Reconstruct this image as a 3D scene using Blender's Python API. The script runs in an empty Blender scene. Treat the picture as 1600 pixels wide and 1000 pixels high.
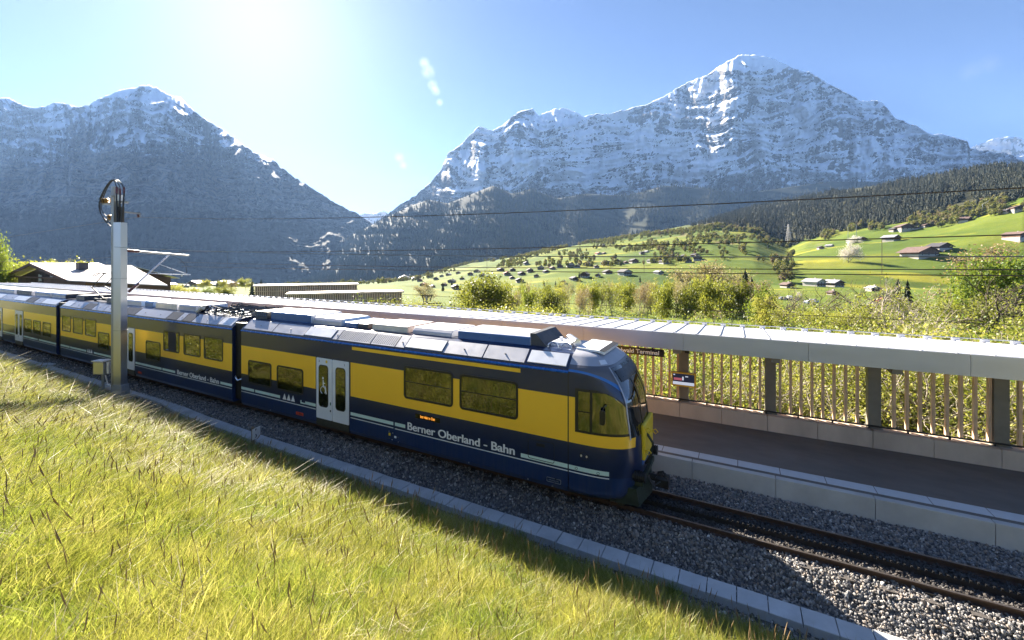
import bpy, math, random
import numpy as np
from mathutils import Vector, Matrix, Quaternion

# ------------------------------------------------------------------ camera, sky, sun, exposure
S = bpy.context.scene
FOC = 660.0 / 1600.0            # focal length over frame width
HC = 5.72                       # camera height above rail top
YAW = math.radians(118)
FX, FY = math.cos(YAW), math.sin(YAW)
RX, RY = FY, -FX
cam_data = bpy.data.cameras.new('camera')
cam = bpy.data.objects.new('camera', cam_data)
S.collection.objects.link(cam)
cam.location = (0, 0, HC)
cam.rotation_euler = (math.radians(90), 0, YAW - math.radians(90))
cam_data.sensor_width = 36.0
cam_data.lens = 36.0 * FOC
cam_data.shift_y = -88.0 / 1600.0
cam_data.clip_start = 0.05
cam_data.clip_end = 60000
S.camera = cam

SUN_AZ, SUN_EL = math.radians(149), math.radians(30.3)
sdir = Vector((math.cos(SUN_AZ) * math.cos(SUN_EL), math.sin(SUN_AZ) * math.cos(SUN_EL), math.sin(SUN_EL)))
W = bpy.data.worlds.new("World"); S.world = W; W.use_nodes = True
nt = W.node_tree; nt.nodes.clear()
sky = nt.nodes.new('ShaderNodeTexSky'); sky.sky_type = 'NISHITA'; sky.sun_disc = False
sky.sun_elevation = SUN_EL; sky.sun_rotation = math.atan2(sdir.x, sdir.y)
sky.altitude = 950; sky.air_density = 0.30; sky.dust_density = 0.34; sky.ozone_density = 5.0
bg = nt.nodes.new('ShaderNodeBackground'); bg.inputs['Strength'].default_value = 0.05
wo = nt.nodes.new('ShaderNodeOutputWorld')
# a few small ice-cloud wisps high in the sky
tcw = nt.nodes.new('ShaderNodeTexCoord'); col_ = sky.outputs[0]
nw = nt.nodes.new('ShaderNodeTexNoise'); nw.inputs['Scale'].default_value = 110; nw.inputs['Detail'].default_value = 5; nt.links.new(tcw.outputs['Generated'], nw.inputs['Vector'])
for (px_, py_, wr) in ((663, 98, .010), (669, 112, .013), (676, 133, .010), (681, 142, .009), (687, 160, .007), (624, 246, .010), (630, 258, .008), (1545, 100, .012), (1515, 112, .012)):
    t_ = (px_-800)/660.0; dv = Vector((FX+t_*RX, FY+t_*RY, (412-py_)/660.0)).normalized()
    ds_ = nt.nodes.new('ShaderNodeVectorMath'); ds_.operation = 'DISTANCE'; nt.links.new(tcw.outputs['Generated'], ds_.inputs[0]); ds_.inputs[1].default_value = dv
    mr = nt.nodes.new('ShaderNodeMapRange'); mr.inputs['From Min'].default_value = wr*1.3; mr.inputs['From Max'].default_value = wr*.2; mr.inputs['To Max'].default_value = .55 if px_ < 700 else .08
    nt.links.new(ds_.outputs['Value'], mr.inputs['Value'])
    mu = nt.nodes.new('ShaderNodeMath'); mu.operation = 'MULTIPLY'; nt.links.new(mr.outputs[0], mu.inputs[0]); nt.links.new(nw.outputs['Fac'], mu.inputs[1])
    mx = nt.nodes.new('ShaderNodeMix'); mx.data_type = 'RGBA'; nt.links.new(mu.outputs[0], mx.inputs[0]); nt.links.new(col_, mx.inputs[6]); mx.inputs[7].default_value = (7, 7, 7.4, 1); col_ = mx.outputs[2]
nt.links.new(col_, bg.inputs[0]); nt.links.new(bg.outputs[0], wo.inputs[0])
sun_data = bpy.data.lights.new('sun', 'SUN'); sun_data.energy = 5.0; sun_data.angle = math.radians(0.53)
sun_data.color = (1.0, 0.91, 0.78)
sun = bpy.data.objects.new('sun', sun_data); S.collection.objects.link(sun)
sun.rotation_euler = sdir.to_track_quat('Z', 'Y').to_euler()
S.view_settings.view_transform = 'Standard'; S.view_settings.look = 'None'
S.view_settings.exposure = 2.6; S.view_settings.gamma = 1.0; S.view_settings.use_curve_mapping = False
S.render.engine = 'CYCLES'
S.cycles.use_denoising = True
S.cycles.max_bounces = 8; S.cycles.diffuse_bounces = 4; S.cycles.glossy_bounces = 3
S.cycles.transmission_bounces = 4; S.cycles.transparent_max_bounces = 8; S.cycles.volume_bounces = 0

# ------------------------------------------------------------------ helpers
C = S.collection
rng = random.Random(7)
nr = np.random.RandomState(11)

def at(px, py, depth):
    """point of the place seen at photo pixel (px, py) at a forward distance"""
    t = (px - 800) / 660.0
    return Vector((depth * (FX + t * RX), depth * (FY + t * RY), HC + (412 - py) / 660.0 * depth))

def tag(o, label=None, cat=None, group=None, kind=None):
    if label: o['label'] = label
    if cat: o['category'] = cat
    if group: o['group'] = group
    if kind: o['kind'] = kind
    return o

def thing(name, loc, label, cat, group=None, rz=0.0):
    o = bpy.data.objects.new(name, None); C.objects.link(o)
    o.location = loc; o.rotation_euler = (0, 0, rz); o.empty_display_size = 0.3
    return tag(o, label, cat, group)

class MB:
    def __init__(s): s.v = []; s.f = []; s.m = []
    def add(s, verts, faces, mi=0):
        n = len(s.v); s.v.extend([tuple(p) for p in verts])
        s.f.extend([tuple(i + n for i in f) for f in faces]); s.m.extend([mi] * len(faces)); return s
    def box(s, x0, x1, y0, y1, z0, z1, mi=0):
        v = [(x, y, z) for z in (z0, z1) for y in (y0, y1) for x in (x0, x1)]
        return s.add(v, [(0,2,3,1),(4,5,7,6),(0,1,5,4),(2,6,7,3),(0,4,6,2),(1,3,7,5)], mi)
    def cbox(s, c, size, mi=0, rz=0.0):
        hx, hy, hz = size[0]/2, size[1]/2, size[2]/2; ca, sa = math.cos(rz), math.sin(rz)
        v = []
        for z in (-hz, hz):
            for y in (-hy, hy):
                for x in (-hx, hx):
                    v.append((c[0]+x*ca-y*sa, c[1]+x*sa+y*ca, c[2]+z))
        return s.add(v, [(0,2,3,1),(4,5,7,6),(0,1,5,4),(2,6,7,3),(0,4,6,2),(1,3,7,5)], mi)
    def bevbox(s, x0, x1, y0, y1, z0, z1, b=0.02, mi=0):
        """box with all top edges chamfered"""
        v = [(x0,y0,z0),(x1,y0,z0),(x1,y1,z0),(x0,y1,z0),(x0,y0,z1-b),(x1,y0,z1-b),(x1,y1,z1-b),(x0,y1,z1-b),
             (x0+b,y0+b,z1),(x1-b,y0+b,z1),(x1-b,y1-b,z1),(x0+b,y1-b,z1)]
        return s.add(v, [(3,2,1,0),(0,1,5,4),(1,2,6,5),(2,3,7,6),(3,0,4,7),(4,5,9,8),(5,6,10,9),(6,7,11,10),(7,4,8,11),(8,9,10,11)], mi)
    def tube(s, pts, r, n=6, mi=0, cap=True):
        pts = [Vector(p) for p in pts]; rs = r if isinstance(r, (list, tuple)) else [r]*len(pts)
        base = len(s.v); up = Vector((0, 0, 1))
        for i, p in enumerate(pts):
            d = (pts[min(i+1, len(pts)-1)] - pts[max(i-1, 0)])
            d = d.normalized() if d.length > 1e-9 else Vector((0,0,1))
            a = d.cross(up); a = d.cross(Vector((1,0,0))) if a.length < 0.05 else a
            a.normalize(); b = a.cross(d).normalized()
            for k in range(n):
                t = 2*math.pi*k/n
                q = p + (a*math.cos(t) + b*math.sin(t))*rs[i]; s.v.append(tuple(q))
        for i in range(len(pts)-1):
            for k in range(n):
                k2 = (k+1) % n
                s.f.append((base+i*n+k, base+i*n+k2, base+(i+1)*n+k2, base+(i+1)*n+k)); s.m.append(mi)
        if cap:
            s.f.append(tuple(base+k for k in range(n))[::-1]); s.m.append(mi)
            s.f.append(tuple(base+(len(pts)-1)*n+k for k in range(n))); s.m.append(mi)
        return s
    def prism_x(s, yz, x0, x1, mi=0):
        n = len(yz); v = [(x0, y, z) for y, z in yz] + [(x1, y, z) for y, z in yz]
        f = [tuple(range(n)), tuple(range(2*n-1, n-1, -1))] + [(i, i+n, (i+1) % n+n, (i+1) % n) for i in range(n)]
        return s.add(v, f, mi)
    def prism_y(s, xz, y0, y1, mi=0):
        n = len(xz); v = [(x, y0, z) for x, z in xz] + [(x, y1, z) for x, z in xz]
        f = [tuple(range(n)), tuple(range(2*n-1, n-1, -1))] + [(i, i+n, (i+1) % n+n, (i+1) % n) for i in range(n)]
        return s.add(v, f, mi)
    def prism_z(s, xy, z0, z1, mi=0):
        n = len(xy); v = [(x, y, z0) for x, y in xy] + [(x, y, z1) for x, y in xy]
        f = [tuple(range(n-1, -1, -1)), tuple(range(n, 2*n))] + [(i, (i+1) % n, (i+1) % n+n, i+n) for i in range(n)]
        return s.add(v, f, mi)
    def ring_y(s, outer, inner, y0, y1, mi=0):
        n = len(outer)
        v = [(x, y0, z) for x, z in outer]+[(x, y0, z) for x, z in inner]+[(x, y1, z) for x, z in outer]+[(x, y1, z) for x, z in inner]
        f = []
        for i in range(n):
            j = (i+1) % n
            f += [(i, j, n+j, n+i), (2*n+i, 3*n+i, 3*n+j, 2*n+j), (i, 2*n+i, 2*n+j, j), (n+i, n+j, 3*n+j, 3*n+i)]
        return s.add(v, f, mi)
    def mesh(s, name, mats, off=(0,0,0), smooth=False):
        me = bpy.data.meshes.new(name)
        o = off
        me.from_pydata([(x-o[0], y-o[1], z-o[2]) for x, y, z in s.v], [], s.f)
        for m in (mats if isinstance(mats, (list, tuple)) else [mats]): me.materials.append(m)
        if len(set(s.m)) > 1: me.polygons.foreach_set('material_index', s.m)
        if smooth: me.polygons.foreach_set('use_smooth', [True]*len(s.f))
        me.update(); return me
    def build(s, name, mats, parent=None, world=True, smooth=False, bevel=0):
        off = (0,0,0)
        if parent is not None and world:
            p = parent; tot = Vector((0,0,0))
            while p is not None: tot += Vector(p.location); p = p.parent
            off = tot
        o = bpy.data.objects.new(name, s.mesh(name, mats, off, smooth)); C.objects.link(o)
        o.parent = parent
        if bevel:
            b = o.modifiers.new('bevel', 'BEVEL'); b.width = bevel; b.segments = 2; b.limit_method = 'ANGLE'
        return o

def link(name, mesh, parent=None, loc=(0,0,0)):
    o = bpy.data.objects.new(name, mesh); C.objects.link(o); o.parent = parent; o.location = loc; return o

def copy_thing(root, loc, rz=0.0, scale=None):
    r = root.copy(); C.objects.link(r); r.location = loc; r.rotation_euler = (0, 0, rz)
    if scale: r.scale = scale
    for ch in list(root.children):
        c = ch.copy(); C.objects.link(c); c.parent = r
        for g in ch.children:
            d = g.copy(); C.objects.link(d); d.parent = c
    return r

def rrect(x0, x1, z0, z1, r, n=4):
    out = []
    for cx, cz, a0 in ((x1-r, z1-r, 0), (x0+r, z1-r, 90), (x0+r, z0+r, 180), (x1-r, z0+r, 270)):
        for k in range(n+1):
            a = math.radians(a0 + 90*k/n); out.append((cx+r*math.cos(a), cz+r*math.sin(a)))
    return out

def npmesh(name, co, quads, mat, smooth=True):
    me = bpy.data.meshes.new(name)
    me.vertices.add(len(co)); me.vertices.foreach_set('co', np.asarray(co, dtype=np.float32).ravel())
    k = quads.shape[1]
    me.loops.add(quads.size); me.loops.foreach_set('vertex_index', quads.astype(np.int32).ravel())
    me.polygons.add(len(quads)); me.polygons.foreach_set('loop_start', np.arange(0, quads.size, k, dtype=np.int32))
    me.polygons.foreach_set('loop_total', np.full(len(quads), k, dtype=np.int32))
    if smooth: me.polygons.foreach_set('use_smooth', np.ones(len(quads), dtype=bool))
    for m in (mat if isinstance(mat, (list, tuple)) else [mat]): me.materials.append(m)
    me.update(calc_edges=True); return me

def grid_quads(nu, nv):
    i = np.arange(nu-1)[:, None]; j = np.arange(nv-1)[None, :]
    a = (i*nv+j).ravel(); return np.stack([a, a+nv, a+nv+1, a+1], 1)

_tab = np.random.RandomState(3).rand(8, 256, 256)
def vn(x, y, seed=0):
    x = np.asarray(x, float); y = np.asarray(y, float)
    xi = np.floor(x).astype(int); yi = np.floor(y).astype(int); fx = x-xi; fy = y-yi
    fx = fx*fx*fx*(fx*(fx*6-15)+10); fy = fy*fy*fy*(fy*(fy*6-15)+10); T = _tab[seed % 8]
    a = T[xi & 255, yi & 255]; b = T[(xi+1) & 255, yi & 255]; c = T[xi & 255, (yi+1) & 255]; d = T[(xi+1) & 255, (yi+1) & 255]
    return (a*(1-fx)+b*fx)*(1-fy)+(c*(1-fx)+d*fx)*fy
def fbm(x, y, o=4, seed=0, ridged=False, g=0.5):
    s = 0; a = 1; n = 0
    for k in range(o):
        v = vn(x*2**k+17.3*k, y*2**k+9.1*k, seed+k)
        if ridged: v = 1-abs(2*v-1)
        s = s+a*v; n += a; a *= g
    return s/n

# ------------------------------------------------------------------ materials
def newmat(name):
    m = bpy.data.materials.new(name); m.use_nodes = True
    t = m.node_tree; b = t.nodes['Principled BSDF']; return m, t, b
def N(t, typ, **kw):
    n = t.nodes.new(typ)
    for k, v in kw.items():
        if k.startswith('i_'):
            key = k[2:]; n.inputs[int(key) if key.isdigit() else key].default_value = v
        else: setattr(n, k, v)
    return n
def L(t, a, b): t.links.new(a, b)
def coords(t, scale=(1,1,1), world=False):
    tc = N(t, 'ShaderNodeTexCoord'); mp = N(t, 'ShaderNodeMapping'); mp.inputs['Scale'].default_value = scale
    if world:
        g = N(t, 'ShaderNodeNewGeometry'); L(t, g.outputs['Position'], mp.inputs[0])
    else: L(t, tc.outputs['Object'], mp.inputs[0])
    return mp.outputs[0]
def noise(t, vec, scale=5, detail=4, rough=0.55):
    n = N(t, 'ShaderNodeTexNoise'); n.inputs['Scale'].default_value = scale; n.inputs['Detail'].default_value = detail
    n.inputs['Roughness'].default_value = rough; L(t, vec, n.inputs['Vector']); return n.outputs['Fac']
def ramp(t, fac, stops):
    r = N(t, 'ShaderNodeValToRGB'); e = r.color_ramp.elements
    while len(e) < len(stops): e.new(0.5)
    for k, (p, c) in enumerate(stops):
        e[k].position = p; e[k].color = (c[0], c[1], c[2], 1) if not isinstance(c, (int, float)) else (c, c, c, 1)
    L(t, fac, r.inputs[0]); return r.outputs[0]
def mixc(t, fac, a, b, mode='MIX'):
    m = N(t, 'ShaderNodeMix', data_type='RGBA', blend_type=mode)
    for sock, v in ((0, fac), (6, a), (7, b)):
        if isinstance(v, (int, float)): m.inputs[sock].default_value = v if sock == 0 else (v, v, v, 1)
        elif isinstance(v, (tuple, list)): m.inputs[sock].default_value = (v[0], v[1], v[2], 1)
        else: L(t, v, m.inputs[sock])
    return m.outputs[2]
def mth(t, op, a, b=0.0, clamp=False):
    m = N(t, 'ShaderNodeMath', operation=op, use_clamp=clamp)
    for k, v in ((0, a), (1, b)):
        if isinstance(v, (int, float)): m.inputs[k].default_value = v
        else: L(t, v, m.inputs[k])
    return m.outputs[0]
def bump(t, b, height, strength=0.3, dist=0.02):
    n = N(t, 'ShaderNodeBump'); n.inputs['Strength'].default_value = strength; n.inputs['Distance'].default_value = dist
    L(t, height, n.inputs['Height']); L(t, n.outputs[0], b.inputs['Normal'])
def pmat(name, col, rough=0.6, metal=0.0, var=0.15, scale=3.0, bmp=0.0, bscale=40, spec=None, dirt=0.0, stretch=(1,1,1), bdist=0.01):
    m, t, b = newmat(name)
    v = coords(t, stretch)
    n1 = noise(t, v, scale, 5)
    lo = tuple(c*(1-var) for c in col); hi = tuple(min(1, c*(1+var)) for c in col)
    c = ramp(t, n1, [(0.3, lo), (0.7, hi)])
    if dirt:
        n2 = noise(t, v, scale*0.37, 6, 0.7)
        c = mixc(t, ramp(t, n2, [(0.45, 0.0), (0.75, dirt)]), c, (0.09, 0.075, 0.06))
    L(t, c, b.inputs['Base Color'])
    b.inputs['Metallic'].default_value = metal
    L(t, ramp(t, noise(t, v, scale*2.3, 4), [(0.3, max(0, rough-0.08)), (0.7, min(1, rough+0.08))]), b.inputs['Roughness'])
    if spec is not None: b.inputs['Specular IOR Level'].default_value = spec
    if bmp: bump(t, b, noise(t, v, bscale, 4), bmp, bdist)
    return m
def leafmat(name, cols, trans=0.5, rough=0.5, wscale=0.15):
    """translucent foliage with colour varied per instance and by place"""
    m, t, b = newmat(name)
    oi = N(t, 'ShaderNodeObjectInfo'); v = coords(t, (1,1,1), world=True)
    f = mth(t, 'ADD', mth(t, 'MULTIPLY', oi.outputs['Random'], 0.5), mth(t, 'MULTIPLY', noise(t, v, wscale, 5, 0.6), 0.5))
    c = ramp(t, f, [(0.25+0.5*k/(len(cols)-1), cc) for k, cc in enumerate(cols)])
    L(t, c, b.inputs['Base Color']); b.inputs['Roughness'].default_value = rough
    b.inputs['Specular IOR Level'].default_value = 0.3
    tr = N(t, 'ShaderNodeBsdfTranslucent'); L(t, mixc(t, 0.25, c, (0.5, 0.5, 0.05)), tr.inputs[0])
    ms = N(t, 'ShaderNodeMixShader'); ms.inputs[0].default_value = trans
    out = t.nodes['Material Output']
    L(t, b.outputs[0], ms.inputs[1]); L(t, tr.outputs[0], ms.inputs[2]); L(t, ms.outputs[0], out.inputs['Surface'])
    return m

def scatter(name, pts, rots, scl, idx, sources, label=None, kind='stuff', cat=None):
    """one object that instances the given source meshes on points"""
    me = bpy.data.meshes.new(name); me.vertices.add(len(pts))
    me.vertices.foreach_set('co', np.asarray(pts, dtype=np.float32).ravel())
    a = me.attributes.new('rot', 'FLOAT_VECTOR', 'POINT'); a.data.foreach_set('vector', np.asarray(rots, dtype=np.float32).ravel())
    a = me.attributes.new('scl', 'FLOAT_VECTOR', 'POINT'); a.data.foreach_set('vector', np.asarray(scl, dtype=np.float32).ravel())
    a = me.attributes.new('idx', 'INT', 'POINT'); a.data.foreach_set('value', np.asarray(idx, dtype=np.int32))
    o = bpy.data.objects.new(name, me); C.objects.link(o)
    g = bpy.data.node_groups.new(name+'_nodes', 'GeometryNodeTree')
    g.interface.new_socket('Geometry', in_out='INPUT', socket_type='NodeSocketGeometry')
    g.interface.new_socket('Geometry', in_out='OUTPUT', socket_type='NodeSocketGeometry')
    gi = g.nodes.new('NodeGroupInput'); go = g.nodes.new('NodeGroupOutput')
    j = g.nodes.new('GeometryNodeJoinGeometry')
    for s in reversed(sources):
        oi = g.nodes.new('GeometryNodeObjectInfo'); oi.inputs['Object'].default_value = s; oi.inputs['As Instance'].default_value = True
        g.links.new(oi.outputs['Geometry'], j.inputs[0])
    ip = g.nodes.new('GeometryNodeInstanceOnPoints'); ip.inputs['Pick Instance'].default_value = True
    def attr(nm, dt):
        n = g.nodes.new('GeometryNodeInputNamedAttribute'); n.data_type = dt; n.inputs['Name'].default_value = nm; return n.outputs['Attribute']
    g.links.new(gi.outputs[0], ip.inputs['Points']); g.links.new(j.outputs[0], ip.inputs['Instance'])
    g.links.new(attr('idx', 'INT'), ip.inputs['Instance Index'])
    g.links.new(attr('rot', 'FLOAT_VECTOR'), ip.inputs['Rotation']); g.links.new(attr('scl', 'FLOAT_VECTOR'), ip.inputs['Scale'])
    g.links.new(ip.outputs[0], go.inputs[0])
    md = o.modifiers.new('scatter', 'NODES'); md.node_group = g
    return tag(o, label, cat, None, kind)

def source(name, mesh):          # kept out of the scene, only instanced
    return bpy.data.objects.new(name, mesh)

def text_mesh(body, size, mat, bold=0.0, width=None, up=(0,0,1), right=(1,0,0), origin=(0,0,0), extrude=0.0, off=(0,0,0), thick=0.0):
    cu = bpy.data.curves.new('lettering', 'FONT'); cu.body = body; cu.size = size; cu.offset = bold; cu.extrude = extrude
    o = bpy.data.objects.new('lettering_source', cu); me = bpy.data.meshes.new_from_object(o)
    bpy.data.objects.remove(o)
    xs = [v.co.x for v in me.vertices]; k = 1.0
    if width: k = width/(max(xs)-min(xs))
    x0 = min(xs)
    r = Vector(right); u = Vector(up); n = r.cross(u); og = Vector(origin) - Vector(off)
    for v in me.vertices: v.co = og + r*((v.co.x-x0)*k) + u*v.co.y + n*v.co.z
    if thick:                    # bolder strokes: the same letters laid three deep, a hair apart
        vs = [v.co.copy() for v in me.vertices]; fs = [tuple(p.vertices) for p in me.polygons]; n0 = len(vs); V = []; F_ = []
        for q, sh in enumerate((-thick, 0, thick)):
            V += [c_+r*sh+n*(.0006*q) for c_ in vs]; F_ += [tuple(i+n0*q for i in f) for f in fs]
        me = bpy.data.meshes.new('lettering'); me.from_pydata(V, [], F_)
    me.materials.clear(); me.materials.append(mat); me.update(); return me
# ------------------------------------------------------------------ far terrain: control lines measured as azimuth / elevation
def itp(u, pts):
    p = np.array(pts, float); return np.interp(u, p[:, 0], p[:, 1])
EIGER = [(430,452),(520,420),(560,385),(590,345),(610,330),(650,304),(672,285),(690,262),(700,238),(722,224),(732,212),(748,197),(770,203),(783,196),(795,186),(807,176),(820,172),(832,170),(842,180),(848,176),(866,171),(885,168),(900,176),(912,181),(930,179),(950,177),(975,171),(1000,165),(1020,158),(1045,146),(1060,137),(1075,128),(1095,120),(1110,113),(1120,106),(1135,97),(1150,88),(1163,85),(1190,86),(1208,92),(1222,98),(1240,108),(1262,111),(1285,124),(1300,134),(1325,145),(1345,157),(1362,156),(1380,160),(1388,172),(1400,184),(1430,196),(1450,208),(1458,211),(1470,207),(1490,213),(1512,220),(1516,232),(1560,238),(1600,244),(1640,250),(1720,258),(1800,300)]
METT = [(-120,175),(-60,160),(0,153),(15,152),(35,163),(48,168),(70,165),(85,160),(100,161),(120,166),(140,163),(155,154),(180,143),(205,136),(228,133),(245,136),(262,146),(282,152),(300,170),(325,188),(350,203),(375,222),(400,240),(425,247),(440,262),(470,283),(500,300),(530,320),(560,334),(585,350),(620,380),(680,425),(720,450)]
def mountain(name, sky_pts, u0, u1, du, ybase, D0, D1, nv, spurs, amp, seed, mat, snow_line, terr=1.0, tilt=0.12, label=None, yb=None):
    u = np.arange(u0, u1, du); nu = len(u)
    kk = D1/660.0
    Sk = itp(u, sky_pts) + (fbm(u*0.09, u*0+3.3, 3, seed, True)-0.55)*5.0*min(1, D1/4000)
    w = np.linspace(0, 1, nv)[None, :]
    yb = np.full(nu, float(ybase)) if yb is None else itp(u, yb)
    U = np.repeat(u[:, None], nv, 1)
    Yp = yb[:, None] + (Sk-yb)[:, None]*w
    s = U*kk; h = (412-Yp)*kk                      # metres across / up, at ridge scale
    X = s/1000.; H = h/1000.
    wx = X + 0.25*(fbm(X*1.5, H*1.5, 3, seed)-.5); wh = H + 0.2*(fbm(X*1.7+9, H*1.7, 3, seed+1)-.5)
    D = D0+(D1-D0)*w**0.85
    for (pts, width, a, lean) in spurs:           # buttresses: a line of (y,u), protruding toward the valley
        uc = np.interp(Yp, [p[0] for p in pts], [p[1] for p in pts])
        q = (U-uc)/width
        q = np.where(q > 0, q/lean, q)
        fade = np.clip((Yp-pts[0][0])/25., 0, 1)*np.clip((pts[-1][0]-Yp)/60., 0, 1) if pts[-1][0] > pts[0][0] else 1
        D = D - a*np.maximum(0, 1-np.abs(q))**0.9*fade
    edge = np.clip(w*6, 0, 1)*np.clip((1-w)*22, 0.12, 1)
    D = D + edge*amp*(seed == 3 and 1.25 or 1.0)*((fbm(wx*2.2, wh*0.7, 5, seed+2, True)-.5)*520 + (fbm(wx*7, wh*3, 4, seed+3, True)-.5)*260 + (fbm(wx*24, wh*20, 3, seed+4)-.5)*95)
    ph = (wh*(1+0.3*(fbm(wx, wh, 2, seed+5)-.5)) + tilt*wx)
    for fr, am in ((4.3, 150), (11.0, 70), (27.0, 26)):      # rock bands with ledges between
        st = ph*fr + 1.6*fbm(wx*3, wh*3, 3, seed+6)
        saw = st-np.floor(st)
        saw = np.where(saw < 0.7, saw/0.7, (1-saw)/0.3)
        D = D + edge*terr*am*(0.35+1.1*fbm(wx*4+3, wh*4, 2, seed+1))*(saw-.5)*-1
    T = (U-800)/660.0
    P = np.stack([D*(FX+T*RX), D*(FY+T*RY), HC+(412-Yp)/660.0*D], -1)
    # back side, dropping away behind the ridge
    last = P[:, -1]; Dn = D[:, -1]
    back = []
    for add, dz in ((60, -25), (300, -180), (900, -800), (1800, -2200)):
        q = last.copy(); q[:, 0] += add*(FX+T[:, -1]*RX); q[:, 1] += add*(FY+T[:, -1]*RY); q[:, 2] = np.maximum(q[:, 2]+dz, -40); back.append(q)
    P = np.concatenate([P]+[b[:, None] for b in back], 1); nvv = P.shape[1]
    me = npmesh(name, P.reshape(-1, 3), grid_quads(nu, nvv), mat)
    # snow lies by altitude and steepness, measured on the terrain itself
    du_ = np.gradient(P, axis=0); dv_ = np.gradient(P, axis=1); nrm = np.cross(du_, dv_); nrm /= np.linalg.norm(nrm, axis=-1, keepdims=True)+1e-9
    nz = np.abs(nrm[..., 2]); z = P[..., 2]
    Xf = np.concatenate([wx]+[wx[:, -1:]]*4, 1); Hf = np.concatenate([wh]+[wh[:, -1:]]*4, 1)
    sn = np.clip((z-snow_line(P, np.concatenate([U]+[U[:, -1:]]*4, 1)))/900., -2, .42) + np.clip((nz-0.55)*1.9, -.7, .7) + (fbm(Xf*9, (Hf+tilt*Xf)*26, 4, seed+2)-.5)*1.5 + (fbm(Xf*2.2, (Hf+tilt*Xf)*5, 3, seed+5)-.5)*1.7 + (fbm(Xf*15, Hf*3.5, 3, seed+3)-.5)*.9
    sn = sn-np.clip(((1150 if seed == 3 else 620)-z)/250., 0, 3)
    a = me.attributes.new('snow', 'FLOAT', 'POINT'); a.data.foreach_set('value', sn.astype(np.float32).ravel())
    o = link(name, me); tag(o, label, None, None, 'structure'); return o

def rockmat(name, dark, light, warm, low, low_z, seed=0.0):
    m, t, b = newmat(name)
    v = coords(t, (1, 1, 1), world=True); vs = coords(t, (1, 1, 3.5), world=True)
    at_ = N(t, 'ShaderNodeAttribute', attribute_name='snow')
    fine = noise(t, vs, 0.02, 6, 0.65)
    med = noise(t, vs, 0.004, 5, 0.6)
    s = mth(t, 'ADD', at_.outputs['Fac'], mth(t, 'MULTIPLY', mth(t, 'SUBTRACT', fine, 0.5), 1.0))
    s = mth(t, 'MULTIPLY', mth(t, 'ADD', s, -0.02), 8.0, True)
    rock = ramp(t, noise(t, vs, 0.008, 7, 0.7), [(0.40, dark), (0.50, light), (0.62, warm)])
    rock = mixc(t, ramp(t, med, [(0.45, 0.0), (0.65, 0.5)]), rock, warm)
    g = N(t, 'ShaderNodeNewGeometry'); sp = N(t, 'ShaderNodeSeparateXYZ'); L(t, g.outputs['Position'], sp.inputs[0])
    hz = mth(t, 'ADD', sp.outputs[2], mth(t, 'MULTIPLY', mth(t, 'SUBTRACT', med, 0.5), 700))
    rock = mixc(t, mth(t, 'DIVIDE', mth(t, 'SUBTRACT', low_z+120, hz), 240, True), rock, ramp(t, noise(t, v, 0.02, 5, 0.7), [(0.35, low[0]), (0.6, low[1])]))
    c = mixc(t, s, rock, (0.93, 0.94, 0.96))
    L(t, c, b.inputs['Base Color']); b.inputs['Roughness'].default_value = 0.85; b.inputs['Specular IOR Level'].default_value = 0.15
    bump(t, b, mth(t, 'ADD', fine, mth(t, 'MULTIPLY', s, 0.15)), 0.9, 32)
    return m
rock_e = rockmat('eiger_rock', (0.02,0.02,0.025), (0.065,0.062,0.06), (0.15,0.122,0.09), ((0.10,0.085,0.05),(0.22,0.17,0.12)), 680)
rock_m = rockmat('left_mountain_rock', (0.04,0.042,0.05), (0.17,0.17,0.175), (0.30,0.26,0.20), ((0.012,0.016,0.012),(0.026,0.024,0.018)), 500)
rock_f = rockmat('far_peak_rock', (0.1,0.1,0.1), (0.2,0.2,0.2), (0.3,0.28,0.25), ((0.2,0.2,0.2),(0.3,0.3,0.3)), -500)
def eiger_snowline(P, U):
    z = P[..., 2]; s = 950+np.interp(U, [600, 700, 1100, 1250, 1600], [500, 150, -50, -50, -250])
    for (uc, zc, ru, rz, a) in ((1280, 2350, 130, 480, 520), (1185, 2300, 60, 500, 250), (1000, 1750, 140, 420, -600), (1100, 1250, 320, 260, -450), (835, 1850, 75, 240, 420), (1100, 2450, 45, 450, -500), (1400, 1700, 110, 300, 250), (1350, 1250, 200, 220, -350), (740, 1400, 60, 200, 250)):
        s = s+a*np.exp(-((U-uc)/ru)**2-((z-zc)/rz)**2)
    return s
mountain('snowy_north_face_mountain', EIGER, 440, 1790, 1.55, 430, 3900, 6000, 230,
    [([(85,1165),(150,1152),(230,1120),(330,1130)], 95, 620, 2.6), ([(170,868),(230,880),(310,850)], 60, 330, 1.5), ([(172,810),(250,770),(310,740)], 70, 360, 1.6),
     ([(160,1375),(220,1365),(290,1370)], 70, 260, 1.5), ([(205,1480),(260,1480)], 45, 160, 1.3), ([(110,1262),(200,1275),(300,1290)], 50, 240, 1.4), ([(150,1040),(240,1010),(330,1000)], 60, 220, 1.3)],
    1.0, 0, rock_e, lambda P, U: eiger_snowline(P, U), tilt=-0.10,
    label='broad snow-streaked rock mountain with the highest summit, right of the valley gap')
mountain('shaded_cliff_mountain', METT, -115, 715, 1.6, 452, 2500, 5000, 215,
    [([(133,232),(200,215),(300,190),(450,170)], 110, 620, 1.8), ([(152,15),(250,30),(440,40)], 80, 300, 1.3), ([(150,285),(200,330),(300,430),(430,470)], 80, 560, 1.6), ([(245,428),(300,500),(440,540)], 50, 260, 1.4), ([(165,120),(260,110),(400,90)], 60, 220, 1.4)],
    1.25, 3, rock_m, lambda P, U: 1170+0*U+np.interp(U, [0, 250, 600], [0, -30, -500]), tilt=0.1,
    label='steep shaded cliff mountain with snow only near its top, left of the valley gap')
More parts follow.
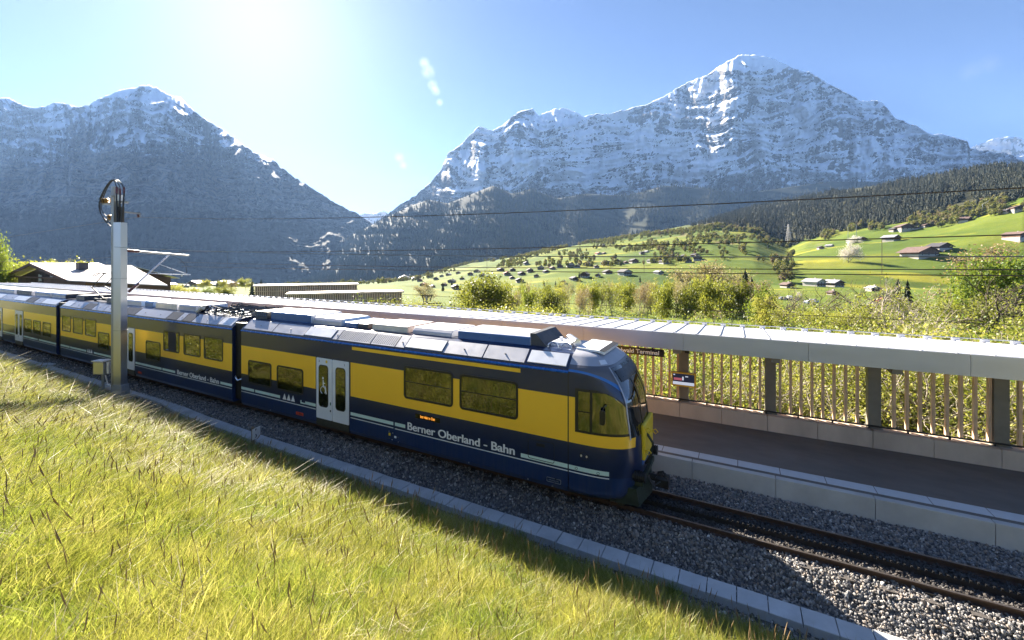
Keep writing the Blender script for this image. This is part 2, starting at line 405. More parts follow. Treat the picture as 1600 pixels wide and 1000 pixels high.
mountain('distant_white_peak', [(1380,300),(1440,260),(1500,236),(1530,225),(1552,216),(1570,212),(1590,215),(1620,224),(1700,232),(1800,260)], 1400, 1790, 3, 330, 8200, 9000, 40, [], 0.6, 5, rock_f, lambda P, U: 0*U-2500, label='small bright snow peak far behind the right end of the ridge')
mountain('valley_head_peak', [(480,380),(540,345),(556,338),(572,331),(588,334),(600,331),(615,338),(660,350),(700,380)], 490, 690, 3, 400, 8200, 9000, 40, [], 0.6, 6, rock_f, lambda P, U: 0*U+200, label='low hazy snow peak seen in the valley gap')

# forested foothill below the big mountain
F1 = [(380,462),(440,447),(480,420),(510,395),(535,378),(560,362),(600,342),(640,322),(670,312),(700,318),(735,304),(770,290),(800,303),(830,296),(870,310),(920,303),(980,306),(1040,290),(1100,294),(1160,302),(1210,296),(1250,290),(1300,283),(1400,285),(1500,285),(1600,285),(1800,300)]
u1_ = np.arange(370, 1790, 4.0); nv1 = 110
def foot(u, w):
    ytop = itp(u, F1); yb = 452.0
    y = yb+(ytop-yb)*w
    D = 2100+(3800-2100)*w**0.9
    x = u*D/660./1000; hh = (412-y)*D/660./1000
    for uc, sl, wd, a in ((700, 60, 70, 420), (790, 20, 60, 380), (900, -10, 60, 300), (1010, 10, 50, 300), (1110, 0, 60, 300), (600, 90, 60, 320), (540, 60, 40, 200)):
        q = (u-(uc+sl*(w-.5)))/wd; D = D-a*np.maximum(0, 1-np.abs(q))*np.sin(np.pi*np.clip(w, 0, 1))**.7
    D = D+((fbm(x*3, hh*3, 4, 2, True)-.5)*260)*np.clip(w*5, 0, 1)*np.clip((1-w)*8, 0.1, 1)
    return D, y
def foot_points(u, w):
    D, y = foot(u, w); T = (u-800)/660.
    return np.stack([D*(FX+T*RX), D*(FY+T*RY), HC+(412-y)/660.*D], -1)
UU, WW = np.meshgrid(u1_, np.linspace(0, 1, nv1), indexing='ij')
PF = foot_points(UU, WW)
bk = PF[:, -1:].copy(); bk[..., :2] *= 1.03; bk[..., 2] -= 20
bk2 = PF[:, -1:].copy(); bk2[..., :2] *= 1.2; bk2[..., 2] -= 500
PF = np.concatenate([PF, bk, bk2], 1)
def groundmat(name, stops, scale=0.01, extra=None, bscale=None):
    m, t, b = newmat(name); v = coords(t, (1,1,1), world=True)
    c = ramp(t, noise(t, v, scale, 6, 0.6), stops)
    if extra: c = mixc(t, ramp(t, noise(t, v, extra[1], 4, 0.5), [(extra[2], 0.0), (extra[3], extra[4])]), c, extra[0])
    L(t, c, b.inputs['Base Color']); b.inputs['Roughness'].default_value = 0.9; b.inputs['Specular IOR Level'].default_value = 0.1
    if bscale: bump(t, b, noise(t, v, bscale, 5, 0.6), 0.5, 0.1)
    return m
forest_floor = groundmat('forest_floor', [(0.35, (0.014,0.019,0.010)), (0.62, (0.035,0.037,0.02)), (0.74, (0.06,0.05,0.03))], 0.004)
tag(link('forested_foothill', npmesh('forested_foothill', PF.reshape(-1, 3), grid_quads(len(u1_), PF.shape[1]), forest_floor)), 'dark wooded foothill under the big mountain', None, None, 'structure')

# valley floor and meadows
DTOP = [(-150,1500),(400,1500),(560,1700),(700,1600),(860,1400),(1000,1250),(1150,1050),(1250,900),(1400,750),(1600,600),(1800,560)]
YTOP = [(-150,447),(400,448),(560,444),(640,437),(700,422),(740,412),(800,404),(860,390),(950,378),(1000,370),(1050,362),(1110,354),(1180,362),(1230,386),(1260,375),(1330,360),(1400,351),(1480,337),(1540,324),(1600,312),(1800,288)]
YRDG = [(-150,447),(560,444),(700,424),(860,392),(1000,366),(1080,352),(1120,340),(1180,322),(1250,308),(1300,300),(1350,291),(1400,286),(1450,277),(1500,268),(1550,262),(1600,262),(1800,262)]
Y400 = [(-150,449),(400,449),(600,452),(800,452),(1000,450),(1200,447),(1400,447),(1600,450),(1800,452)]
def ground_z(u, D):
    """terrain height beyond the platform at azimuth u (photo column) and forward depth D"""
    u = np.asarray(u, float); D = np.asarray(D, float)
    dt = itp(u, DTOP); zt = HC+(412-itp(u, YTOP))/660.*dt; zr = HC+(412-itp(u, YRDG))/660.*dt*1.9
    z400 = HC+(412-itp(u, Y400))/660.*400
    ks = [np.full_like(u, 14.), np.full_like(u, 22.), np.full_like(u, 60.), np.full_like(u, 150.), np.full_like(u, 400.), dt, dt*1.9, dt*2.3]
    zs = [np.full_like(u, -0.9), np.full_like(u, -2.4), np.full_like(u, -6.), np.full_like(u, -10.), z400, zt, zr, zr-120]
    z = zs[0].copy()+0*D
    for k in range(len(ks)-1):
        t = np.clip((D-ks[k])/(ks[k+1]-ks[k]), 0, 1)
        z = np.where(D > ks[k], zs[k]+(zs[k+1]-zs[k])*t, z)
    T = (u-800)/660.; X = D*(FX+T*RX); Y = D*(FY+T*RY)
    amp = np.clip((D-60)/600., 0, 1)
    z = z + amp*((fbm(X*0.008, Y*0.008, 3, 4)-.5)*14 + (fbm(X*0.03, Y*0.03, 3, 5)-.5)*4)*np.clip((2.2*dt-D)/300., 0.2, 1)
    return z
def gpt(u, D):
    t = (u-800)/660.; return Vector((D*(FX+t*RX), D*(FY+t*RY), float(ground_z(u, D))))
ug = np.arange(-150, 1790, 5.0); dg = np.concatenate([np.geomspace(14, 400, 60)[:-1], np.geomspace(400, 3900, 150)])
UG, DG = np.meshgrid(ug, dg, indexing='ij')
ZG = ground_z(UG, DG); ZG = np.where(DG > itp(UG, DTOP)*2.3+10, np.minimum(ZG, -150), ZG)
TG = (UG-800)/660.
PG = np.stack([DG*(FX+TG*RX), DG*(FY+TG*RY), ZG], -1)
fl = itp(UG, DTOP); 
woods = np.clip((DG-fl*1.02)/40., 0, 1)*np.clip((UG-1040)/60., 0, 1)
mead, t, b = newmat('meadow')
v = coords(t, (1,1,1), world=True); vsx = coords(t, (0.35,1,1.6), world=True)
c = ramp(t, noise(t, vsx, 0.012, 5, 0.5), [(0.32, (0.055,0.09,0.012)), (0.5, (0.10,0.135,0.016)), (0.66, (0.17,0.175,0.022))])
c = mixc(t, ramp(t, noise(t, vsx, 0.02, 3, 0.5), [(0.60, 0.0), (0.68, 0.75)]), c, (0.34,0.30,0.03))
c = mixc(t, ramp(t, noise(t, v, 0.006, 4, 0.5), [(0.66, 0.0), (0.70, 0.8)]), c, (0.22,0.16,0.09))
c = mixc(t, ramp(t, noise(t, v, 0.25, 5, 0.7), [(0.3, 0.0), (0.8, 0.5)]), c, (0.06,0.09,0.015))
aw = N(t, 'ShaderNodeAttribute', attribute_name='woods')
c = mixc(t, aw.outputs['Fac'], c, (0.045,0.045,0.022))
L(t, c, b.inputs['Base Color']); b.inputs['Roughness'].default_value = 0.9; b.inputs['Specular IOR Level'].default_value = 0.1
bump(t, b, noise(t, v, 0.12, 5, 0.6), 0.5, 1.2)
me = npmesh('valley_meadow', PG.reshape(-1, 3), grid_quads(len(ug), len(dg)), mead)
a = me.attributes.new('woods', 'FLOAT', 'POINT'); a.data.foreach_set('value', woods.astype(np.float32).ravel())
tag(link('valley_meadow', me), 'green meadow floor and hillside of the valley', None, None, 'structure')
# ground sheet that reaches every horizon
gsh = MB(); R = 14000
gsh.add([(-R,-R,-300),(R,-R,-300),(R,R,-300),(-R,R,-300)], [(0,1,2,3)])
tag(gsh.build('ground', forest_floor), 'wide low ground under the valley', None, None, 'structure')

# conifers
def conifer_mesh(name, seed, mats, tiers=7, n=7):
    r = random.Random(seed); m = MB()
    m.tube([(0,0,-1.5),(0,0,3),(0,0,20)], [0.35,0.3,0.05], 5, 1)
    for k in range(tiers):
        z0 = 2.0+17.5*k/tiers*0.97; z1 = z0+4.6*(1-0.45*k/tiers); rad = 3.6*(1-(k/tiers)**1.2)*r.uniform(.85,1.1)+0.5
        vs = []; ph = r.random()*6
        for i in range(n*2):
            a = ph+math.pi*i/n; rr = rad*(r.uniform(.85,1.2) if i % 2 == 0 else r.uniform(.45,.65))
            vs.append((rr*math.cos(a), rr*math.sin(a), z0-(0.9 if i % 2 == 0 else 0)*r.uniform(.4,1)))
        vs.append((r.uniform(-.15,.15), r.uniform(-.15,.15), z1))
        m.add(vs, [(i, (i+1) % (2*n), 2*n) for i in range(2*n)], 0)
    return m.mesh(name, mats)
con_leaf = leafmat('conifer_needles', [(0.012,0.020,0.008), (0.025,0.035,0.012), (0.055,0.055,0.022)], 0.12, 0.7, 0.01)
bark = pmat('bark', (0.11,0.085,0.06), 0.9, 0, 0.3, 6, 0.5, 20)
con_src = [source('spruce_source', conifer_mesh('spruce_shape', 20+k, [con_leaf, bark])) for k in range(4)]
brd_leaf = leafmat('broadleaf_haze', [(0.10,0.10,0.03), (0.16,0.17,0.04), (0.17,0.12,0.08)], 0.3, 0.7, 0.01)
def puff_mesh(name, seed, mats, nleaf=160):
    r = np.random.RandomState(seed); m = MB()
    m.tube([(0,0,-1),(0,0,5)], [0.3,0.15], 5, 1)
    for k in range(nleaf):
        d = r.normal(size=3); d /= np.linalg.norm(d); rr = r.uniform(.55,1)
        p = np.array([d[0]*3.2*rr, d[1]*3.2*rr, 6.5+d[2]*4.2*rr])
        a = r.normal(size=3); a /= np.linalg.norm(a); bb = np.cross(a, r.normal(size=3)); bb /= np.linalg.norm(bb); s = r.uniform(.5,1.1)
        m.add([p-a*s, p+bb*s, p+a*s, p-bb*s], [(0,1,2,3)], 0)
    return m.mesh(name, mats)
puff_src = [source('far_tree_source', puff_mesh('far_tree_shape', 40+k, [brd_leaf, bark])) for k in range(3)]
def rnd_rot(n): 
    r = np.zeros((n, 3)); r[:, 2] = nr.rand(n)*6.283; return r
def rnd_scl(n, lo, hi):
    s = lo+(hi-lo)*nr.rand(n); return np.stack([s*(.85+.3*nr.rand(n)), s*(.85+.3*nr.rand(n)), s*(.85+.35*nr.rand(n))], 1)
n = 26000
u = 400+nr.rand(n)*1350; w = nr.rand(n)**0.95
P = foot_points(u, w)
dens = fbm(P[:, 0]*0.0035, P[:, 1]*0.0035, 4, 6)+fbm(u*.02, w*5, 3, 3)*.5
lim = np.interp(w, [0, .6, 1], [0.50, 0.52, 0.62])
keep = (dens > lim-0.06*(u < 900)-0.04) & ~((u > 1180) & (u < 1330) & (w > .93))
P = P[keep]; P[:, 2] -= 1

scatter('spruce_wood_on_foothill', P, rnd_rot(len(P)), rnd_scl(len(P), 1.2, 2.1), nr.randint(0, 4, len(P)), con_src, 'dark spruce wood covering the foothill below the snowy mountain')
n = 9500
u = 1060+nr.rand(n)*700; dt = itp(u, DTOP); D = dt*(1.0+nr.rand(n)*0.95)
keep = (fbm(u*.012, D*.004, 3, 1) > .33) & (u > 1075+nr.rand(n)*60)
u = u[keep]; D = D[keep]; z = ground_z(u, D)-0.8; T = (u-800)/660.
P = np.stack([D*(FX+T*RX), D*(FY+T*RY), z], 1)
scatter('spruce_wood_on_ridge', P, rnd_rot(len(P)), rnd_scl(len(P), .55, 1.0), nr.randint(0, 4, len(P)), con_src, 'brown-green spruce wood along the ridge above the right meadow')
# scattered broadleaf trees: wood margins, village gardens
n = 6500
u = 440+nr.rand(n)*1300; dt = itp(u, DTOP)
D = dt*np.where(nr.rand(n) < .5, 0.94+nr.rand(n)*.1, 0.45+nr.rand(n)*.5)
g = fbm(u*.02, D*.006, 3, 2)
keep = np.where(D > dt*.92, g > .38, (g > .53) & (u < 1240))
u = u[keep]; D = D[keep]; z = ground_z(u, D)-.5; T = (u-800)/660.
P = np.stack([D*(FX+T*RX), D*(FY+T*RY), z], 1)
scatter('hedgerow_trees', P, rnd_rot(len(P)), rnd_scl(len(P), .55, 1.2), nr.randint(0, 3, len(P)), puff_src, 'pale spring hedgerow and garden trees scattered over the far meadows')

# haze in the valley air
hz = MB(); hz.box(-12500, 9500, -9000, 13500, -301, 3300)
hm = bpy.data.materials.new('haze'); hm.use_nodes = True; ht = hm.node_tree; ht.nodes.clear()
pv = N(ht, 'ShaderNodeVolumePrincipled'); pv.inputs['Color'].default_value = (0.34, 0.57, 1.0, 1); pv.inputs['Density'].default_value = HAZE = 3.0e-5
pv.inputs['Anisotropy'].default_value = 0.15
ho = N(ht, 'ShaderNodeOutputMaterial'); L(ht, pv.outputs[0], ho.inputs['Volume'])
tag(hz.build('haze', hm), 'pale blue haze filling the valley air', None, None, 'stuff')
# ------------------------------------------------------------------ near ground: slope, ballast bed
def slope_z(X, Y):
    X = np.asarray(X, float); Y = np.asarray(Y, float)
    up = np.clip(8.55-Y, 0, None); z = -0.55+0.535*(np.minimum(up, 8.0)-.85*(1-np.exp(-up/1.0)))+0.05*np.clip(up-8.0, 0, None)
    z = z+np.clip(up/1.5, 0, 1)*((fbm(X*.35, Y*.5, 3, 1)-.5)*.34+(fbm(X*1.6, Y*1.6, 2, 2)-.5)*.10)
    z = z-np.exp(-(up/0.5)**2)*0.04
    return z
slope_mat = groundmat('slope_soil', [(0.35, (0.10,0.11,0.03)), (0.65, (0.24,0.22,0.08))], 3.0, ((0.22,0.19,0.09), 0.8, 0.45, 0.7, 0.6), 14)
xs = np.concatenate([np.linspace(-90, -30, 60)[:-1], np.linspace(-30, 14, 260)[:-1], np.linspace(14, 60, 30)]); ys = np.concatenate([np.linspace(-45, -3, 40)[:-1], np.linspace(-3, 8.62, 90)])
XG, YG = np.meshgrid(xs, ys, indexing='ij')
tag(link('grass_slope', npmesh('grass_slope', np.stack([XG, YG, slope_z(XG, YG)], -1).reshape(-1, 3), grid_quads(len(xs), len(ys)), slope_mat)), 'soil of the grassy embankment', None, None, 'structure')
def bed_z(Y): return np.interp(Y, [8.3,8.6,9.05,9.3,9.75,10.0,11.3,12.0,12.4], [-.56,-.56,-.54,-.46,-.20,-.14,-.14,-.12,-.12])
ys = np.linspace(8.3, 12.4, 60); xs = np.linspace(-80, 16, 500); XG, YG = np.meshgrid(xs, ys, indexing='ij')
bm_, t, b = newmat('ballast_bed'); v = coords(t)
vo = N(t, 'ShaderNodeTexVoronoi', feature='F1'); vo.inputs['Scale'].default_value = 18; L(t, v, vo.inputs['Vector'])
L(t, mixc(t, 0.5, ramp(t, vo.outputs['Color'], [(0.2, (0.05,0.048,0.05)), (0.8, (0.22,0.21,0.20))]), (0.09,0.085,0.08)), b.inputs['Base Color']); b.inputs['Roughness'].default_value = 0.9
bump(t, b, vo.outputs['Distance'], 1.0, -0.05)
tag(link('ballast_bed', npmesh('ballast_bed', np.stack([XG, YG, bed_z(YG)+(fbm(XG*3, YG*3, 2)-.5)*.03], -1).reshape(-1, 3), grid_quads(len(xs), len(ys)), bm_)), 'compact stone bed under the track', None, None, 'structure')
# stones
def stone_mesh(name, seed, mat):
    import bmesh
    r = np.random.RandomState(seed); bm = bmesh.new(); bmesh.ops.create_icosphere(bm, subdivisions=1, radius=1)
    for vv in bm.verts:
        vv.co *= r.uniform(.72, 1.15)
        vv.co.x *= 1.25; vv.co.z *= .72
    me = bpy.data.meshes.new(name); bm.to_mesh(me); bm.free(); me.materials.append(mat); return me
st, t, b = newmat('ballast_stone'); oi = N(t, 'ShaderNodeObjectInfo')
c = ramp(t, oi.outputs['Random'], [(0.0, (0.07,0.068,0.07)), (0.35, (0.17,0.165,0.165)), (0.6, (0.28,0.265,0.25)), (0.78, (0.24,0.19,0.15)), (0.93, (0.36,0.33,0.30)), (1.0, (0.55,0.53,0.5))])
pos = N(t, 'ShaderNodeNewGeometry'); sx = N(t, 'ShaderNodeSeparateXYZ'); L(t, pos.outputs['Position'], sx.inputs[0])
grime_and_shade = mth(t, 'MULTIPLY', mth(t, 'MULTIPLY', mth(t, 'SUBTRACT', sx.outputs[1], 10.0), 6.0, True), mth(t, 'MULTIPLY', mth(t, 'SUBTRACT', 11.35, sx.outputs[1]), 6.0, True))
c = mixc(t, mth(t, 'MULTIPLY', grime_and_shade, 0.85), c, (0.030,0.024,0.02))       # brake dust, grease and shadow between the rails, all painted into the colour
L(t, c, b.inputs['Base Color']); b.inputs['Roughness'].default_value = 0.75; b.inputs['Specular IOR Level'].default_value = 0.4
stones = [source('stone_source', stone_mesh('stone_shape', k, st)) for k in range(5)]
def stone_field(n, x0, x1, y0, y1, s0, s1):
    X = x0+(x1-x0)*nr.rand(n); Y = y0+(y1-y0)*nr.rand(n)
    return np.stack([X, Y, bed_z(Y)+nr.uniform(-.01, .035, n)], 1), (s0+(s1-s0)*nr.rand(n))*np.where(nr.rand(n) < .12, 1.45, 1.0)*np.where(nr.rand(n) < .25, .7, 1.0)
A = [stone_field(26000, -9, 9, 9.0, 12.33, .018, .034), stone_field(9000, -9, 9, 8.3, 9.1, .016, .032), stone_field(16000, -24, -9, 9.0, 9.95, .02, .036), stone_field(4000, -24, -9, 8.35, 9.0, .02, .034),
     stone_field(12000, -60, -24, 8.4, 9.95, .03, .045), stone_field(9000, -3, 9, 9.0, 10.05, .02, .034), stone_field(6000, -2, 9, 11.2, 12.33, .02, .034)]
P = np.concatenate([a[0] for a in A]); s = np.concatenate([a[1] for a in A])
rt = nr.rand(len(P), 3)*6.283; rt[:, :2] *= .35
scatter('ballast', P, rt, s[:, None]*(1+.3*(nr.rand(len(P), 3)-.5)), nr.randint(0, 5, len(P)), stones, 'crushed grey stone ballast beside and between the rails')

# ------------------------------------------------------------------ railway track
rust = pmat('rusty_rail_side', (0.075,0.042,0.028), 0.75, 0.2, 0.3, 8, 0.3, 60)
railtop = pmat('polished_rail_head', (0.30,0.26,0.23), 0.32, 0.9, 0.15, 20)
rack_m = pmat('greasy_rack_steel', (0.02,0.017,0.015), 0.8, 0.0, 0.3, 6)
dark_steel = pmat('dark_steel', (0.035,0.032,0.03), 0.6, 0.4, 0.3, 6, 0.2, 40)
sleeper_mat = pmat('stained_sleeper', (0.06,0.052,0.046), 0.85, 0, 0.3, 5, 0.4, 40)
trk = thing('railway_track', (0, 10.62, 0), 'metre gauge track with toothed centre rack running out from under the train', 'railway track')
def rail_profile(y, top=0.0):
    return [(y-.05, top-.13), (y+.05, top-.13), (y+.05, top-.12), (y+.009, top-.1), (y+.009, top-.045), (y+.03, top-.035), (y+.032, top-.006), (y+.026, top), (y-.026, top), (y-.032, top-.006), (y-.03, top-.035), (y-.009, top-.045), (y-.009, top-.1), (y-.05, top-.12)]
for y in (10.12, 11.12):
    m = MB(); m.prism_x(rail_profile(y), -75, 14); 
    o = m.build('rail', [rust, railtop], trk)
    for p in o.data.polygons:
        if abs(p.normal.z) > .9 and p.center.z > -.01: p.material_index = 1
m = MB(); m.box(-75, 14, 10.585, 10.655, -.12, -.02)
k = -24.0
while k < 14:
    for yy in (10.575, 10.625): m.prism_y([(k, -.03), (k+.05, -.03), (k+.038, .015), (k+.012, .015)], yy, yy+.04)
    k += .1
m.build('rack_rail', rack_m, trk)
slp = MB(); slp.box(-.12, .12, -.8, .8, -.22, -.128); slm = slp.mesh('sleeper', sleeper_mat)
clip = MB()
for s_ in (-.5, .5):
    clip.box(-.06, .06, s_-.11, s_-.055, -.125, -.085); clip.box(-.06, .06, s_+.055, s_+.11, -.125, -.085)
clm = clip.mesh('rail_fastener', dark_steel)
for i in range(100):
    x = 12-0.6*i
    so = link('sleeper', slm, trk, (x, 0, 0)); link('rail_fastener', clm, so)['kind'] = 'stuff'

# ------------------------------------------------------------------ cable trough with concrete lids
lidm = pmat('trough_concrete', (0.50,0.505,0.51), 0.85, 0, 0.12, 2.2, 0.25, 60, dirt=0.25)
tr = thing('cable_trough', (0, 8.85, -.45), 'grey concrete cable trough of loose lids along the ballast, bending round the mast', 'cable trough')
path = [(12.5,8.86),(4,8.86),(-2,8.84),(-10,8.86),(-15,8.9),(-18.5,9.0),(-20.5,9.12),(-22.4,9.36),(-24.6,9.36),(-26.5,9.30),(-29,9.2),(-34,9.2),(-36,9.22),(-40,9.16),(-50,9.3),(-66,9.4)]
P = [Vector((a, b_, 0)) for a, b_ in path]; seg = 0; pos_ = P[0].copy(); k = 0
ln = [(P[i+1]-P[i]).length for i in range(len(P)-1)]; tot = sum(ln); d = 0.0
def along(d):
    for i, l in enumerate(ln):
        if d <= l: return P[i]+(P[i+1]-P[i])*(d/l), (P[i+1]-P[i]).normalized()
        d -= l
    return P[-1], (P[-1]-P[-2]).normalized()
while d < tot-.5:
    c_, dr = along(d+.25); rz = math.atan2(dr.y, dr.x)+rng.uniform(-.012, .012)
    m = MB(); m.v = []; q = MB(); q.bevbox(-.243, .243, -.21, .21, -.035, .035, .008)
    ca, sa = math.cos(rz), math.sin(rz); zz = -.42+rng.uniform(-.006, .006)
    m.add([(c_.x+x*ca-y*sa, c_.y+rng.uniform(-.0,.0)+x*sa+y*ca, zz+z) for x, y, z in q.v], q.f)
    m.build('trough_lid', lidm, tr); d += .5
m = MB()
for i in range(len(P)-1):
    a, b_ = P[i], P[i+1]; dr = (b_-a).normalized(); nn = Vector((-dr.y, dr.x, 0))
    for s_ in (-1, 1):
        o1 = nn*(.2*s_); o2 = nn*(.15*s_)
        pts = [a+o1, b_+o1, b_+o2, a+o2]
        m.add([(p.x, p.y, z) for z in (-.75, -.458) for p in pts], [(0,1,5,4),(1,2,6,5),(2,3,7,6),(3,0,4,7),(4,5,6,7)])
m.build('trough_wall', lidm, tr)
for k in range(4):          # side branch toward the slope
    q = MB(); q.bevbox(-.25, .25, -.33, .33, -.04, .04, .01); rz = math.radians(-35)
    m = MB(); ca, sa = math.cos(rz), math.sin(rz); cx, cy = -36.4-k*.42, 9.42-k*.30
    m.add([(cx+x*ca-y*sa, cy+x*sa+y*ca, -.33+k*.012+z) for x, y, z in q.v], q.f); m.build('branch_lid', lidm, tr)

# ------------------------------------------------------------------ platform
asph = pmat('platform_asphalt', (0.17,0.148,0.13), 0.8, 0, 0.2, 1.2, 0.35, 140, dirt=0.2, stretch=(.5,1,1))
conc = pmat('platform_concrete', (0.52,0.505,0.48), 0.85, 0, 0.1, 1.5, 0.2, 50, dirt=0.2)
conc_w = pmat('parapet_concrete', (0.56,0.46,0.36), 0.85, 0, 0.12, 1.3, 0.25, 40, dirt=0.3, stretch=(1,1,.4))
tactile = pmat('white_tactile_tile', (0.62,0.64,0.66), 0.6, 0, 0.06, 4, 0.1, 60, dirt=0.12)
m = MB(); m.box(-78, 16, 12.5, 15.75, -.9, .38)
tag(m.build('platform', asph), 'dark asphalt station platform', None, None, 'structure')
pe = thing('platform_edge', (0, 12.4, 0), 'pale concrete platform edge wall with white ribbed warning tiles on top', 'platform edge')
k = -40
while k < 8:
    x0 = -1.06+1.92*k; 
    if -76 < x0 < 15:
        m = MB(); m.bevbox(x0+.006, x0+1.914, 12.33, 12.50, -.6, .388, .012); m.build('edge_panel', conc, pe)
    k += 1
tm = MB(); tm.box(-.468, .468, 0, .36, 0, .008)
for i in range(24): tm.box(-.455+i*.0385, -.455+i*.0385+.018, .01, .35, .008, .013)
tmm = tm.mesh('tactile_tile', tactile)
for i in range(62): link('tactile_tile', tmm, pe, (9.1-.955*i, .24, .3805))

pw = thing('platform_parapet', (0, 15.9, .38), 'low concrete parapet wall behind the platform, built of joined panels', 'parapet wall')
k = -12
while k < 6:
    x0 = -1.75+2.62*k
    m = MB(); m.bevbox(x0+.006, x0+1.304, 15.72, 16.30, -1.6, .87, .015); m.build('wall_panel', conc_w, pw)
    m = MB(); m.bevbox(x0+1.316, x0+2.614, 15.72, 16.30, -1.6, .865, .015); m.build('wall_panel', conc_w, pw)
    k += 1

# ------------------------------------------------------------------ canopy
zinc, t, b = newmat('zinc_fascia'); v = coords(t, (.25,1,1))
L(t, ramp(t, noise(t, v, 1.3, 3), [(0.3, (0.42,0.42,0.44)), (0.7, (0.52,0.52,0.54))]), b.inputs['Base Color']); b.inputs['Metallic'].default_value = 0.35; b.inputs['Roughness'].default_value = 0.28
bump(t, b, noise(t, v, 0.9, 2), 0.35, 0.12)
roofm = pmat('pale_roof_sheet', (0.62,0.62,0.63), 0.42, 0.35, 0.05, 1.0, 0.1, 6, dirt=0.10)
post_m = pmat('canopy_post_paint', (0.20,0.18,0.14), 0.6, 0.1, 0.12, 3, 0.1, 30)
wood_s = pmat('larch_slat_wood', (0.74,0.50,0.31), 0.6, 0, 0.3, 2.0, 0.25, 30, stretch=(6,6,1))
soffit = pmat('olive_soffit_board', (0.30,0.25,0.10), 0.7, 0, 0.15, 2, 0.1, 20)
cn = thing('platform_canopy', (0, 15.0, .38), 'long platform canopy with pale standing seam roof, grey metal fascia and dark posts', 'canopy')
def roof_z(Y): return 3.585-(Y-13.8)*0.0575
sp = .634; k = 0; x0 = -1.70-sp*116
pm = MB()
ya, yb_ = 13.78, 17.85
pm.add([(0, ya, roof_z(ya)), (sp-.012, ya, roof_z(ya)), (sp-.012, yb_, roof_z(yb_)), (0, yb_, roof_z(yb_)),
        (0, ya, roof_z(ya)-.03), (sp-.012, ya, roof_z(ya)-.03), (sp-.012, yb_, roof_z(yb_)-.03), (0, yb_, roof_z(yb_)-.03)],
       [(0,1,2,3),(7,6,5,4),(0,4,5,1),(1,5,6,2),(2,6,7,3),(3,7,4,0)])
for sx_ in (sp-.03,):
    pm.add([(sx_, ya+.01, roof_z(ya)), (sx_+.03, ya+.01, roof_z(ya)), (sx_+.03, yb_-.02, roof_z(yb_)), (sx_, yb_-.02, roof_z(yb_)),
            (sx_, ya+.01, roof_z(ya)+.035), (sx_+.03, ya+.01, roof_z(ya)+.035), (sx_+.03, yb_-.02, roof_z(yb_)+.035), (sx_, yb_-.02, roof_z(yb_)+.035)],
           [(0,1,5,4),(1,2,6,5),(2,3,7,6),(3,0,4,7),(4,5,6,7)], 0)
pm.box(sp-.10, sp+.07, yb_-.20, yb_-.08, roof_z(yb_)+.02, roof_z(yb_)+.10)       # snow-guard clamp at the back edge
rpm = pm.mesh('roof_panel', roofm, (0, 15.0, .38))
for i in range(131): link('roof_panel', rpm, cn, (x0+sp*i, 0, 0))
rb = MB(); rb.tube([(-75, yb_-.14, roof_z(yb_)+.12), (9.6, yb_-.14, roof_z(yb_)+.12)], .014, 5); rb.build('snow_guard_bar', roofm, cn)
fm = MB(); fm.box(0.004, 3.126, 13.74, 13.78, 3.09, 3.60); fm.box(.004, 3.126, 13.78, 13.86, 3.588, 3.604); fm.box(.004, 3.126, 13.78, 13.9, 3.09, 3.10)
fpm = fm.mesh('fascia_panel', zinc, (0, 15.0, .38))
for i in range(-23, 4): link('fascia_panel', fpm, cn, (-1.43+3.13*i, 0, 0))
m = MB(); m.add([(-75, 13.9, 3.10), (11, 13.9, 3.10), (11, 17.8, 3.02), (-75, 17.8, 3.02), (-75, 13.9, 3.14), (11, 13.9, 3.14), (11, 17.8, 3.06), (-75, 17.8, 3.06)], [(3,2,1,0),(4,5,6,7),(0,1,5,4),(2,3,7,6),(1,2,6,5),(3,0,4,7)])
m.build('soffit', soffit, cn)
for i in range(-9, 4):
    x = -1.65+2.62*i
    m = MB(); m.box(x-.15, x+.15, 15.98, 16.28, .865, 3.08); m.box(x-.11, x+.11, 14.0, 16.2, 2.92, 3.08); m.box(x-.19, x+.19, 15.94, 16.29, .866, .885)
    m.build('post', post_m, cn, bevel=.01)

sc = thing('slat_screen', (0, 16.1, .87), 'screen of upright wooden slats between the canopy posts with a thin bottom rail', 'slatted screen')
sm = MB(); sm.box(-.035, .035, -.06, .06, .07, 2.16); smm = sm.mesh('slat', wood_s)
for i in range(-80, 31):
    x = -1.29+.281*i
    if min(abs(x-(-1.65+2.62*j)) for j in range(-10, 5)) < .19: continue
    o = link('slat', smm, sc, (x+rng.uniform(-.004, .004), rng.uniform(-.003, .003), 0)); o.rotation_euler = (0, 0, rng.uniform(-.02, .02))
m = MB(); m.box(-24.9, 8.8, 15.93, 15.97, .925, .965); m.build('bottom_rail', dark_steel, sc)
m = MB(); m.box(-24.9, 8.8, 16.02, 16.18, 3.03, 3.035); m.build('top_rail', dark_steel, sc)
km = MB(); km.box(-.02, .02, -.03, .03, 0, .06); kmm = km.mesh('rail_foot', dark_steel)
for i in range(-22, 11): link('rail_foot', kmm, sc, (-.9+.87*i, -.15, 0))

